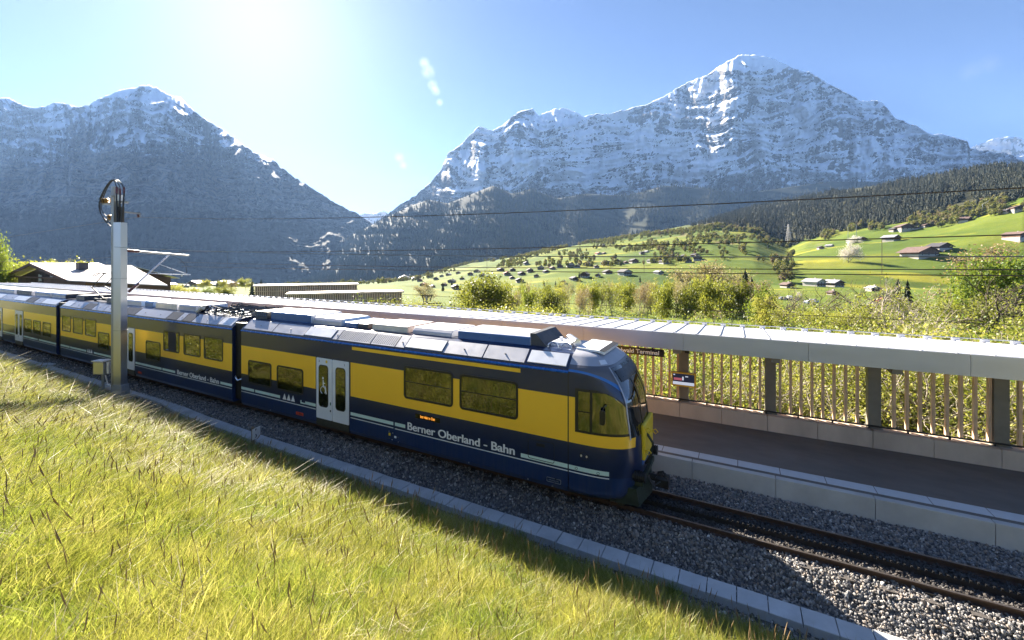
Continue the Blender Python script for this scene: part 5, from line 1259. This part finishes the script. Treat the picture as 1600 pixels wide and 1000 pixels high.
# cross gable toward the track
for a_, b2, nm in ((gl, gp, 'gable_roof'), (gp, gr, 'gable_roof')):
    m = MB(); up_ = Vector((0, 0, .25)); dp = Vector((0, 9, 0)); m.add([a_, b2, b2+dp, a_+dp, a_+up_, b2+up_, b2+dp+up_, a_+dp+up_], BOXF); m.build(nm, roof_p, sb)
    m = MB(); m.add([a_-Vector((0,.12,.25)), b2-Vector((0,.12,.25)), b2-Vector((0,0,.25)), a_-Vector((0,0,.25)), a_+up_-Vector((0,.12,0)), b2+up_-Vector((0,.12,0)), b2+up_, a_+up_], BOXF); m.build('barge_board', wood_b, sb)
m = MB(); zb_ = -4; q0 = gl+Vector((.8, 1.8, 0)); q1 = gr+Vector((-.8, 1.8, 0)); qp = gp+Vector((0, 1.8, -.2))
m.add([(q0.x, q0.y, zb_), (q1.x, q1.y, zb_), q1, qp, q0], [(0,1,2,3,4)]); m.add([(q0.x, q0.y+5, zb_), (q1.x, q1.y+5, zb_), (q1.x, q1.y, zb_), (q1.x, q1.y+5, q1.z), q1], [(2,1,3,4)]); m.build('gable_wall', wood_d, sb)
for f_ in (.42, .60, .74):
    w_ = gl.lerp(gr, f_); m = MB(); m.box(w_.x-.5, w_.x+.5, w_.y+1.66, w_.y+1.76, 2.6, 3.7); m.box(w_.x-.65, w_.x-.55, w_.y+1.6, w_.y+1.76, 2.5, 3.8); m.build('shutter', cream, sb)
m = MB(); m.tube([gl.lerp(gr, .08)+Vector((0, .4, .3)), gl.lerp(gr, .92)+Vector((0, .4, .3))], .14, 5); m.build('tie_beam', wood_b, sb)

# low larch-clad terminal blocks
def slat_block(name, A, B, dep, z0, z1, label, n_, mat_, roofm_, opened=False):
    ang = math.atan2(B[1]-A[1], B[0]-A[0]); ln_ = math.hypot(B[0]-A[0], B[1]-A[1]); f_ = frame(A, ang)
    t_ = thing(name, (A[0], A[1], z0), label, 'building')
    def q(x0, x1, y0, y1, za, zb): m = MB(); m.add([f_(*p) for p in [(x0,y0,za),(x1,y0,za),(x1,y1,za),(x0,y1,za),(x0,y0,zb),(x1,y0,zb),(x1,y1,zb),(x0,y1,zb)]], BOXF); return m
    q(0, ln_, 0, dep, z0, z1-.3).build('wall', wood_b if opened else wood_l, t_)
    q(-.4, ln_+.4, -.5, dep+.5, z1-.12, z1).build('roof', roofm_, t_); q(-.42, ln_+.42, -.54, -.50, z1-.35, z1+.02).build('roof_edge', wood_l, t_)
    q(-.25, ln_+.2, -.40, -.30, z1-1.75, z1-1.6).build('ledge', wood_l, t_)
    for k in range(n_):
        x = ln_*(k+.2)/n_
        q(x, x+ln_/n_*.5, -.28, -.04, z0, z1-.14).build('slat', mat_, t_)
    return t_
a_, b_ = at(398, 446, 118), at(558, 444, 128); slat_block('terminal_block', (a_.x, a_.y), (b_.x, b_.y), 7, -6, HC-33.0/660*122, 'long low larch-slatted building with flat roof, farther of two behind the canopy', 56, wood_l, roof_g, True)
a_, b_ = at(450, 459, 88), at(628, 457, 96); slat_block('terminal_block', (a_.x, a_.y), (b_.x, b_.y), 5, -6, HC-44.5/660*92, 'nearer low larch-slatted building with pale roof edge, just above the canopy', 64, wood_l, roof_p, True)
# village strip on the left
village([(252,446,20,'b','g'),(268,447,14,'p','p'),(306,447,24,'b','p'),(333,447,18,'p','p'),(352,448,26,'p','g'),(375,448,16,'b','p'),(290,449,12,'p','b'),(390,447,14,'p','g')], 'houses on the valley floor left', 'left of the slatted buildings')

# lift towers and pylons
def lift_tower(p, s, label):
    t_ = thing('lift_tower', p, label, 'lift tower'); t_.rotation_euler = (0, 0, YAW-math.pi/2)
    m = MB(); m.tube([(0,0,-6*s), (0,0,1.2*s)], .22*s, 8); m.build('tower_post', galv, t_, world=False)
    m = MB(); m.tube([(-3.6*s,0,-.9*s), (0,0,-.3*s), (3.0*s,0,-.2*s)], .14*s, 6); m.build('crossarm', dark_steel, t_, world=False)
    for dx in (-.8, .8):
        m = MB(); m.tube([(dx*s*.8,0,0), (dx*1.3*s,0,1.6*s)], .1*s, 5); m.build('arm_upright', dark_steel, t_, world=False)
    m = MB(); m.tube([(-1.2*s,0,1.3*s), (1.2*s,0,1.3*s)], .12*s, 5); m.build('top_beam', dark_steel, t_, world=False)
    for dx in (-3.2, 2.6):
        m = MB(); m.cbox((dx*s, 0, -.8*s), (1.1*s,.3*s,.35*s)); m.build('pulley_train', dark_steel, t_, world=False)
lift_tower(at(667, 472, 78), .9, 'dark cableway tower top with cross arms, right of the larch-slatted buildings')
lift_tower(at(620, 473, 78), .55, 'small cableway tower top in front of the nearer larch-slatted building')
def pylon(u, ytop, ybase, D, label):
    p = gpt(u, D); h = (ybase-ytop)/660.*D; t_ = thing('power_pylon', p, label, 'pylon'); t_.rotation_euler = (0, 0, .4)
    m = MB()
    for sx_ in (-1, 1):
        for sy in (-1, 1): m.tube([(sx_*h*.10, sy*h*.10, 0), (sx_*h*.015, sy*h*.015, h)], h*.009, 4)
    m.build('leg_frame', galv, t_, world=False)
    m = MB()
    for k in range(9):
        z0, z1 = h*k/9, h*(k+1)/9; w0, w1 = h*(.10-.085*k/9), h*(.10-.085*(k+1)/9)
        for s_ in (-1, 1): m.tube([(-w0, s_*w0, z0), (w1, s_*w1, z1)], h*.005, 3); m.tube([(s_*w0, w0, z0), (s_*w1, -w1, z1)], h*.005, 3)
    m.build('lattice', galv, t_, world=False)
    for zz in (.62, .76, .9):
        m = MB(); m.tube([(-h*.16, 0, h*zz), (h*.16, 0, h*zz)], h*.010, 4); m.build('crossarm', galv, t_, world=False)
pylon(1232, 354, 388, 950, 'grey lattice power pylon rising from the dark conifers')
for (u, yt, yb_) in ((1325, 348, 372), (1338, 344, 369)):
    D = 700; p = gpt(u, D); h = (yb_-yt)/660.*D; m = MB(); m.tube([(p.x, p.y, p.z-1), (p.x, p.y, p.z+h)], .35, 6)
    tag(m.build('line_pole', galv, None), 'tall thin grey pole above the dark wood edge, %s of the pair' % ('left' if u < 1330 else 'right'), 'pole', 'pair of line poles')
D = 620; p = gpt(1535, D); m = MB(); m.tube([(p.x, p.y, p.z-1), (p.x, p.y, p.z+14), (p.x+9*RX, p.y+9*RY, p.z+19)], .4, 6)
tag(m.build('lift_mast', galv, None), 'grey angled mast at the top of the right meadow', 'mast')

# parked vehicles seen between the bare trees (tiny, pale)
carw = pmat('white_car_paint', (.7,.7,.72), .3, 0, .05, 1); cark = pmat('silver_car_paint', (.35,.36,.38), .3, .4, .05, 1)
for i, (u, D) in enumerate(((1224,190),(1233,196),(1242,186),(1262,170),(1270,176))):
    p = gpt(u, D); t_ = thing('parked_car', p, '%s pale car parked on the grass before the half hidden houses, %s from left' % (('small','boxy','low','plain','short')[i], ORD[i]), 'car', 'cars parked on the valley floor', rng.uniform(0, 3))
    m = MB(); m.prism_y([(-2.1,.3),(2.1,.3),(2.15,.8),(1.3,.95),(.7,1.45),(-1.3,1.5),(-2.0,1.0)], -.85, .85); m.build('body', carw if i % 2 else cark, t_, world=False, bevel=.08)
    m = MB(); m.prism_y([(1.15,.96),(.68,1.38),(-1.25,1.42),(-1.7,1.0)], -.87, .87); m.build('windows', win_m, t_, world=False)
    for xx in (-1.3, 1.3):
        for yy in (-.86, .86): m = MB(); m.tube([(xx, yy-.08, .33), (xx, yy+.08, .33)], .33, 12); m.build('wheel', rubber, t_, world=False)
# ------------------------------------------------------------------ trees
leafA = leafmat('spring_leaf_yellow_green', [(0.09,0.11,0.018), (0.23,0.25,0.035), (0.38,0.35,0.08)], .45, .5, .7)
leafB = leafmat('spring_leaf_fresh_green', [(0.05,0.10,0.015), (0.13,0.20,0.025), (0.26,0.31,0.05)], .45, .5, .7)
leafC = leafmat('bud_brown_pink', [(0.24,0.15,0.09), (0.33,0.24,0.14), (0.36,0.32,0.14)], .35, .6, .3)
leafD = leafmat('blossom_white', [(0.6,0.55,0.5), (0.7,0.66,0.6), (0.75,0.7,0.68)], .3, .6, .3)
leafE = leafmat('dark_evergreen', [(0.03,0.055,0.015), (0.06,0.09,0.02), (0.10,0.12,0.03)], .2, .6, .3)
bark_l = pmat('pale_bark', (0.34,0.29,0.23), .85, 0, .3, 4, .5, 20)
bark_d = pmat('dark_bark', (0.09,0.07,0.05), .9, 0, .3, 4, .5, 20)
def tree_meshes(name, seed, H, spread, levels, kids, leaves, lsize, lmat, bmat, trunk_r=.16, first=.25, up=.55, stems=1, cl=.55, flat=1.0):
    r = np.random.RandomState(seed); tb = MB(); tips = []
    def grow(p, d, ln, rad, lv):
        n_ = 4 if lv > 1 else 3; pts = [p.copy()]; q = p.copy(); dd = d.copy()
        for k in range(n_):
            dd = dd+r.normal(size=3)*.16+np.array([0, 0, .06*up]); dd /= np.linalg.norm(dd); q = q+dd*ln/n_; pts.append(q.copy())
        tb.tube([Vector(x) for x in pts], [rad*(1-.55*k/n_) for k in range(n_+1)], 7 if lv == levels else (4 if lv > 1 else 3), cap=False)
        if lv == 0: tips.extend(pts[1:]); return
        nk = kids[levels-lv]
        for k in range(nk):
            f_ = first+(1-first)*(k+.7*r.rand())/nk if lv == levels else .25+.75*(k+r.rand()*.8)/nk
            i = min(int(f_*n_), n_-1); base = pts[i]+(pts[i+1]-pts[i])*(f_*n_-i)
            a = r.rand()*6.283 if lv != levels else k*2.4+r.rand(); out = np.array([math.cos(a), math.sin(a), 0.])*spread
            nd = dd*up+out*(.9 if lv == levels else .8)+r.normal(size=3)*.25; nd[2] = max(nd[2], -.15)+.15; nd /= np.linalg.norm(nd)
            grow(base, nd, ln*(.50+.14*r.rand())*(1.15-.5*f_ if lv == levels else 1), rad*.48, lv-1)
        if lv < levels: tips.append(pts[-1])
    for s_ in range(stems):
        a = 6.283*s_/max(1, stems); off = np.array([math.cos(a), math.sin(a), 0])*.25*(stems > 1)
        d0 = np.array([0, 0, 1.])+off*1.3+r.normal(size=3)*.05
        grow(np.array([off[0], off[1], -1.2]), d0/np.linalg.norm(d0), H*.74*(1-.2*r.rand()*(stems > 1)), trunk_r, levels)
    tips = np.array(tips); n_ = leaves
    c = tips[r.randint(0, len(tips), n_)]+r.normal(size=(n_, 3))*cl*np.array([1, 1, flat])
    a = r.normal(size=(n_, 3)); a /= np.linalg.norm(a, axis=1, keepdims=True); b_ = np.cross(a, r.normal(size=(n_, 3))); b_ /= np.linalg.norm(b_, axis=1, keepdims=True)
    s = (lsize*(.6+.8*r.rand(n_)))[:, None]
    co = np.stack([c-a*s, c+b_*s*.6, c+a*s, c-b_*s*.6], 1).reshape(-1, 3)
    top = co[:, 2].max() if n_ else tips[:, 2].max(); top = max(np.percentile(co[:, 2], 99.5) if n_ else 0, np.percentile(tips[:, 2], 99))
    cm = npmesh(name+'_crown', co, np.arange(n_*4).reshape(-1, 4), lmat, smooth=False)
    return tb.mesh(name+'_trunk', bmat, smooth=True), cm, float(top)
TV = {
 'A1': tree_meshes('tree', 1, 10, .75, 3, (9,5,4), 5000, .19, leafA, bark_d, .17, .22),
 'A2': tree_meshes('tree', 2, 10, .65, 3, (9,5,4), 4200, .2, leafA, bark_l, .15, .25),
 'A3': tree_meshes('tree', 3, 10, .85, 3, (10,5,4), 5000, .2, leafB, bark_d, .18, .2),
 'B1': tree_meshes('tree', 4, 10, .6, 3, (9,6,5), 1900, .13, leafC, bark_l, .17, .4, cl=.4),
 'B2': tree_meshes('tree', 5, 10, .5, 3, (9,5,5), 1700, .15, leafA, bark_l, .17, .4, cl=.34),
 'C1': tree_meshes('tree', 6, 10, .8, 3, (8,5,4), 260, .09, leafA, bark_d, .16, .35, cl=.3),
 'C2': tree_meshes('tree', 7, 10, .75, 3, (10,5,3), 420, .10, leafA, bark_l, .15, .15, cl=.35),
 'D1': tree_meshes('shrub', 8, 4.2, .6, 2, (9,6), 5600, .048, leafA, bark_l, .05, .1, stems=5, cl=.32),
 'D2': tree_meshes('shrub', 9, 4.2, .7, 2, (9,6), 5600, .048, leafB, bark_l, .05, .1, stems=4, cl=.32),
 'D3': tree_meshes('shrub', 10, 4.2, .5, 2, (9,6), 4200, .045, leafA, bark_l, .05, .1, stems=7, cl=.28),
 'E1': tree_meshes('tree', 11, 10, .8, 3, (11,6,5), 15000, .13, leafB, bark_d, .2, .15, cl=.6),
 'P1': tree_meshes('tree', 12, 7, .9, 3, (10,6,5), 3000, .10, leafC, bark_d, .15, .2, cl=.35),
 'W1': tree_meshes('tree', 13, 7, .8, 3, (9,5,4), 5000, .12, leafD, bark_d, .12, .2, cl=.5),
}
KN = {'A': 'leafy_tree', 'B': 'budding_tree', 'C': 'bare_tree', 'D': 'leafy_shrub', 'E': 'leafy_tree', 'P': 'round_bare_tree', 'W': 'blossom_tree'}
def tree(kind, u, ytop, D, label, group, wide=1.0, rot=None):
    tm_, cm_, top = TV[kind]; p = gpt(u, D) if D > 19 else at(u, 412, D); p.z = float(ground_z(u, D))
    s = max(.15, (HC+(412-ytop)/660.*D-p.z)/top)
    t_ = thing(KN[kind[0]], p, label, 'shrub' if kind[0] == 'D' else 'tree', group, rng.uniform(0, 6.28) if rot is None else rot); t_.scale = (s*wide, s*wide, s)
    link('trunk', tm_, t_); link('crown', cm_, t_); return t_
def belt(items, group, fmt):
    for i, it in enumerate(sorted(items, key=lambda q: q[1])):
        desc = {'A1': 'yellow-green leafy', 'A2': 'pale yellow-green leafy', 'A3': 'fresh green leafy', 'B1': 'brownish budding', 'B2': 'slender half-leaved', 'C1': 'almost bare dark', 'C2': 'almost bare pale', 'E1': 'dense bright green', 'P1': 'round pinkish bare', 'W1': 'white blossoming', 'D1': 'yellow-green', 'D2': 'fresh green', 'D3': 'thin-stemmed'}[it[0]]
        tree(it[0], it[1], it[2], it[3], fmt % (desc, ORD[i]), group, it[4] if len(it) > 4 else (rng.uniform(.5, .72) if 'belt' in group else 1.0))
belt([('A2',735,446,105),('A1',762,428,74,.9),('A2',784,440,88),('B1',803,452,80),('A3',822,446,95),('B2',842,440,92),('A1',862,450,78),('B2',880,441,96),('B1',900,446,84),('A2',918,442,92),('B2',938,438,92),('B2',958,437,86),('A2',978,441,95),('B1',994,440,88),('B2',1012,445,90),('A1',1032,440,82),('B1',1052,436,92),('A2',1075,446,78),('B2',1090,438,95),('A1',1120,432,84),('A2',1146,438,80),('B1',1170,436,95),('A3',1188,446,70),('A1',1210,462,66),('B2',792,438,125),('B2',812,436,130),('B1',832,440,120),('B2',852,438,125),('B2',872,434,130),('B1',890,438,120),('B2',908,436,128),('B2',926,434,122),('B1',946,438,126),('B2',968,434,120),('B2',986,436,128),('B1',1004,438,118),('B2',1024,434,124),('B2',1044,432,120),('B1',1066,436,126),('B2',1084,432,118),('B2',1108,436,110),('B1',1134,434,116),('B2',1158,436,108)],
     'trees of the belt behind the canopy', '%s tree, %s from the left in the belt behind the canopy')
belt([('P1',1098,408,120,1.3),('P1',1128,412,130,1.2),('P1',1562,382,190,1.5),('P1',1020,446,120),('P1',665,440,160),('P1',1196,438,150)], 'round bare trees', '%s tree, %s from the left among the round bare crowns')
belt([('C1',1240,442,62),('C1',1296,436,56),('C2',1272,448,70),('C1',1360,430,50,1.1),('C2',1441,436,38),('C1',1384,420,60,.7),('C2',1475,446,60),('C2',1318,452,58),('B2',1500,440,52),('B1',1528,448,62,.9),('C2',1548,446,44),('B2',1575,452,40),('B2',1604,440,50),('A1',1625,430,48),('B2',1490,462,46),('C1',1555,420,36),('B2',1340,462,45),('C2',1400,470,36),('B2',1425,455,50),('C2',1460,474,32),('B2',1515,462,38),('B2',1590,470,30),('C2',1400,440,75),('B2',1255,470,52),('B2',1228,474,55),('B2',1283,478,44),('B2',1310,474,42),('B2',1325,482,40),('B2',1378,478,40)],
     'thin trees at the right', '%s tree, %s from the left among the loose trees at right')
tree('E1', 1598, 398, 46, 'dense bright green tree cut off by the right edge above the canopy', None, .85)
tree('E1', -14, 374, 78, 'dense bright green tree cut off by the left edge above the roof', None, .42)
belt([('W1',1333,368,640,1.2),('W1',1325,380,520),('W1',1250,456,210),('W1',1360,470,110)], 'white blossoming trees', '%s tree, %s from the left of the blossoming ones')
items = []
us = np.concatenate([np.linspace(575, 1140, 40), np.linspace(1160, 1700, 22)])
for i, u in enumerate(us):
    D = float(np.interp(u, [570, 800, 1000, 1300, 1700], [75, 52, 38, 27, 20]))*rng.uniform(.85, 1.25)
    yb = float(np.interp(u, [570, 800, 1000, 1150, 1300, 1400, 1700], [468, 484, 498, 505, 510, 512, 522]))+rng.uniform(-8, 6)
    items.append((rng.choice(['D1','D1','D2','D3']), float(u)+rng.uniform(-6, 6), yb, D, rng.uniform(1.0, 1.6)))
for s0 in range(0, len(items), 31):
    belt(items[s0:s0+31], 'shrubs behind the canopy, %s half' % ('left' if s0 == 0 else 'right'), '%s shrub, %s from the left in the ' + ('left' if s0 == 0 else 'right') + ' half of the shrub row')
items = []
for i, u in enumerate(np.linspace(985, 1690, 24)):
    D = float(np.interp(u, [980, 1300, 1700], [19.5, 17.5, 15.5]))*rng.uniform(1.0, 1.35)
    items.append((rng.choice(['D1','D3','D3','D2','D3']), float(u), float(np.interp(u, [980, 1700], [545, 590]))+rng.uniform(-25, 15), D, rng.uniform(.9, 1.3)))
belt(items, 'shrubs close behind the slatted screen', '%s shrub, %s from the left close behind the wooden slats')
belt([('A1',14,404,110),('A2',36,407,120),('A1',-20,400,100),('A3',78,408,160),('B1',96,409,170),('A2',117,408,180),('A1',60,409,150),('A2',160,414,150),('A2',318,437,330),('A1',345,437,300),('P1',361,437,280),('A2',384,435,300),('A1',283,445,160),('A1',262,446,150),('A3',330,449,170),('A1',360,447,160),('A2',300,450,150)], 'trees behind the left roofs', '%s tree, %s from the left behind the left roofs')
# single conifers
cm_meshes = [s_.data for s_ in con_src]
def conifer(i, u, ytop, D, label, group):
    p = gpt(u, D); s = (HC+(412-ytop)/660.*D-p.z)/20.5
    t_ = thing('conifer', p, label, 'conifer', group, rng.uniform(0, 6)); t_.scale = (s, s, s)
    link('crown', cm_meshes[i % 4], t_)
cl = [(1165,416,100),(1174,428,104),(1403,432,120),(1418,434,122),(340,437,300),(394,437,200),(408,434,240),(105,404,260),(128,404,280),(1002,390,None),(1060,372,None),(1072,374,None),(1086,370,None),(1200,380,None),(1128,366,None),(1140,362,None),(970,404,None),(888,411,None),(824,440,None),(706,437,None),(720,446,None),(692,440,None),(1000,430,None),(905,424,None),(868,438,None),(850,436,None)]
for i, (u, yt, D) in enumerate(sorted(cl)):
    if D is None: D = find_depth(u, yt+8+4*(u % 3)); 
    conifer(i, u, yt, D, 'dark green conifer standing apart, %s single conifer counted from the left edge' % ORD[i], 'single dark conifers')

# ------------------------------------------------------------------ grass
def blade_clump(name, seed, n_, hlo, hhi, wid, lean, spread, mats, heads=0):
    r = np.random.RandomState(seed); m = MB()
    for k in range(n_):
        a = r.rand()*6.283; rr = spread*math.sqrt(r.rand()); x, y = rr*math.cos(a), rr*math.sin(a)
        h = r.uniform(hlo, hhi); ta = r.rand()*6.283; ln_ = lean*r.uniform(.3, 1.3)*h; dx, dy = math.cos(ta)*ln_, math.sin(ta)*ln_
        pa = r.rand()*6.283; wx, wy = math.cos(pa)*wid*r.uniform(.6, 1.3), math.sin(pa)*wid*r.uniform(.6, 1.3)
        b0 = len(m.v)
        for (f_, w_) in ((0, .8), (.35, 1), (.7, .7)):
            cx, cy, cz = x+dx*f_**2, y+dy*f_**2, h*f_*(1-.25*f_*lean)-.02
            m.v += [(cx-wx*w_, cy-wy*w_, cz), (cx+wx*w_, cy+wy*w_, cz)]
        m.v.append((x+dx, y+dy, h*(1-.25*lean)-.02))
        m.f += [(b0,b0+1,b0+3,b0+2), (b0+2,b0+3,b0+5,b0+4), (b0+4,b0+5,b0+6)]; m.m += [0, 0, 0]
    for k in range(heads):
        a = r.rand()*6.283; x, y = r.normal()*spread*.7, r.normal()*spread*.7; h = hhi*r.uniform(1.05, 1.45); dx, dy = math.cos(a)*h*.16, math.sin(a)*h*.16
        m.tube([(x, y, 0), (x+dx*.4, y+dy*.4, h*.6), (x+dx, y+dy, h)], [.0016,.0014,.001], 3, 1, False)
        m.tube([(x+dx*.8, y+dy*.8, h*.84), (x+dx*.95, y+dy*.95, h*.93), (x+dx*1.1, y+dy*1.1, h*1.06)], [.002,.004,.001], 4, 1, False)
    return m.mesh(name, mats)
g_y = leafmat('grass_yellow_green', [(0.13,0.17,0.025), (0.29,0.30,0.05), (0.52,0.46,0.15)], .5, .45, .9)
g_g = leafmat('grass_green', [(0.08,0.14,0.02), (0.18,0.25,0.035), (0.35,0.37,0.09)], .5, .45, .9)
g_s = leafmat('dry_straw', [(0.27,0.21,0.10), (0.38,0.31,0.16), (0.50,0.42,0.25)], .35, .5, 1.2)
g_h = leafmat('seed_head', [(0.26,0.17,0.09), (0.38,0.27,0.15)], .3, .7, 1.0)
gs = [source('grass_source', blade_clump('grass_clump', k, 88, .12, .34, .0023, .55, .13, [g_y, g_h])) for k in range(4)]
gs += [source('grass_source', blade_clump('grass_clump', 10+k, 84, .12, .30, .0023, .5, .13, [g_g, g_h])) for k in range(2)]
gs += [source('grass_source', blade_clump('straw_clump', 20+k, 40, .10, .34, .0024, 1.3, .16, [g_s, g_h])) for k in range(2)]
gs += [source('grass_source', blade_clump('seeding_clump', 30+k, 40, .20, .42, .0028, .45, .14, [g_y, g_h], 1)) for k in range(2)]
gs += [source('grass_source', blade_clump('tall_clump', 40+k, 46, .20, .42, .0034, .35, .12, [g_g, g_h])) for k in range(2)]
def grass_pts(n_, x0, x1, y0, y1):
    X = x0+(x1-x0)*nr.rand(n_); Y = y0+(y1-y0)*nr.rand(n_)
    edge = 8.34-.10*np.abs(fbm(X*1.3, X*0, 2, 3)-.5)*6-.12-.2*fbm(X*.4, X*0+5, 2, 4)
    edge = edge-.30*np.exp(-((X+24)/4.)**2)
    k = (Y < edge) & (X**2+Y**2 > 1.4)
    return X[k], Y[k]
parts = [grass_pts(26000, -9, 8, -.6, 8.6), grass_pts(17000, -20, -9, -.6, 8.6), grass_pts(21000, -60, -20, -.6, 8.7), grass_pts(4500, -40, 10, -14, -.6)]
X = np.concatenate([p[0] for p in parts]); Y = np.concatenate([p[1] for p in parts]); d_ = np.hypot(X, Y)
Z = slope_z(X, Y)-.01
patch = fbm(X*.7, Y*.7, 3, 5); p2 = fbm(X*1.7+5, Y*1.7, 3, 6); q = nr.rand(len(X))
idx = np.where(q < .62, nr.randint(0, 4, len(X)), np.where(nr.rand(len(X)) < .28, nr.randint(8, 10, len(X)), nr.randint(0, 4, len(X))))
idx = np.where((p2 > .54) & (q < .8), nr.randint(4, 6, len(X)), idx)
idx = np.where((patch < .34) & (q > .8), nr.randint(6, 8, len(X)), idx)
idx = np.where(q > .95, nr.randint(6, 8, len(X)), idx)
idx = np.where((Y > 8.05) & (q < .7), nr.randint(10, 12, len(X)), idx)
sc_ = (.75+.5*nr.rand(len(X)))*(.85+.5*patch)*np.clip(.8+d_/26., .9, 1.7)
sc_ = np.where(d_ < 3.2, sc_*.8, sc_)
sc_ = np.where(Y > 7.3, sc_*np.clip(1-.75*(Y-7.6), .38, 1), sc_)
sz_ = np.clip(1.25-d_/30., .62, 1)
S3 = np.stack([sc_*np.clip(.9+d_/18., 1, 2.4), sc_*np.clip(.9+d_/18., 1, 2.4), sc_*.95*sz_], 1)
R3 = rnd_rot(len(X)); R3[:, 0] = nr.normal(size=len(X))*.13-.12; R3[:, 1] = nr.normal(size=len(X))*.13
scatter('grass', np.stack([X, Y, Z], 1), R3, S3, idx, gs, 'tall yellow-green seeding grass with dry straw covering the embankment')
# weeds on the gravel strip by the trough
Xw = nr.uniform(-22, 7, 900); Yw = 8.33+.22*nr.rand(900)**2; k = fbm(Xw*.9, Xw*0+2, 3, 2) > .50; Xw, Yw = Xw[k], Yw[k]
s_ = .4+.7*nr.rand(len(Xw))
scatter('trackside_weeds', np.stack([Xw, Yw, slope_z(Xw, Yw)-.02], 1), rnd_rot(len(Xw)), np.stack([s_, s_, s_], 1), nr.randint(10, 12, len(Xw)), gs, 'lush green weeds growing at the edge of the gravel beside the trough')
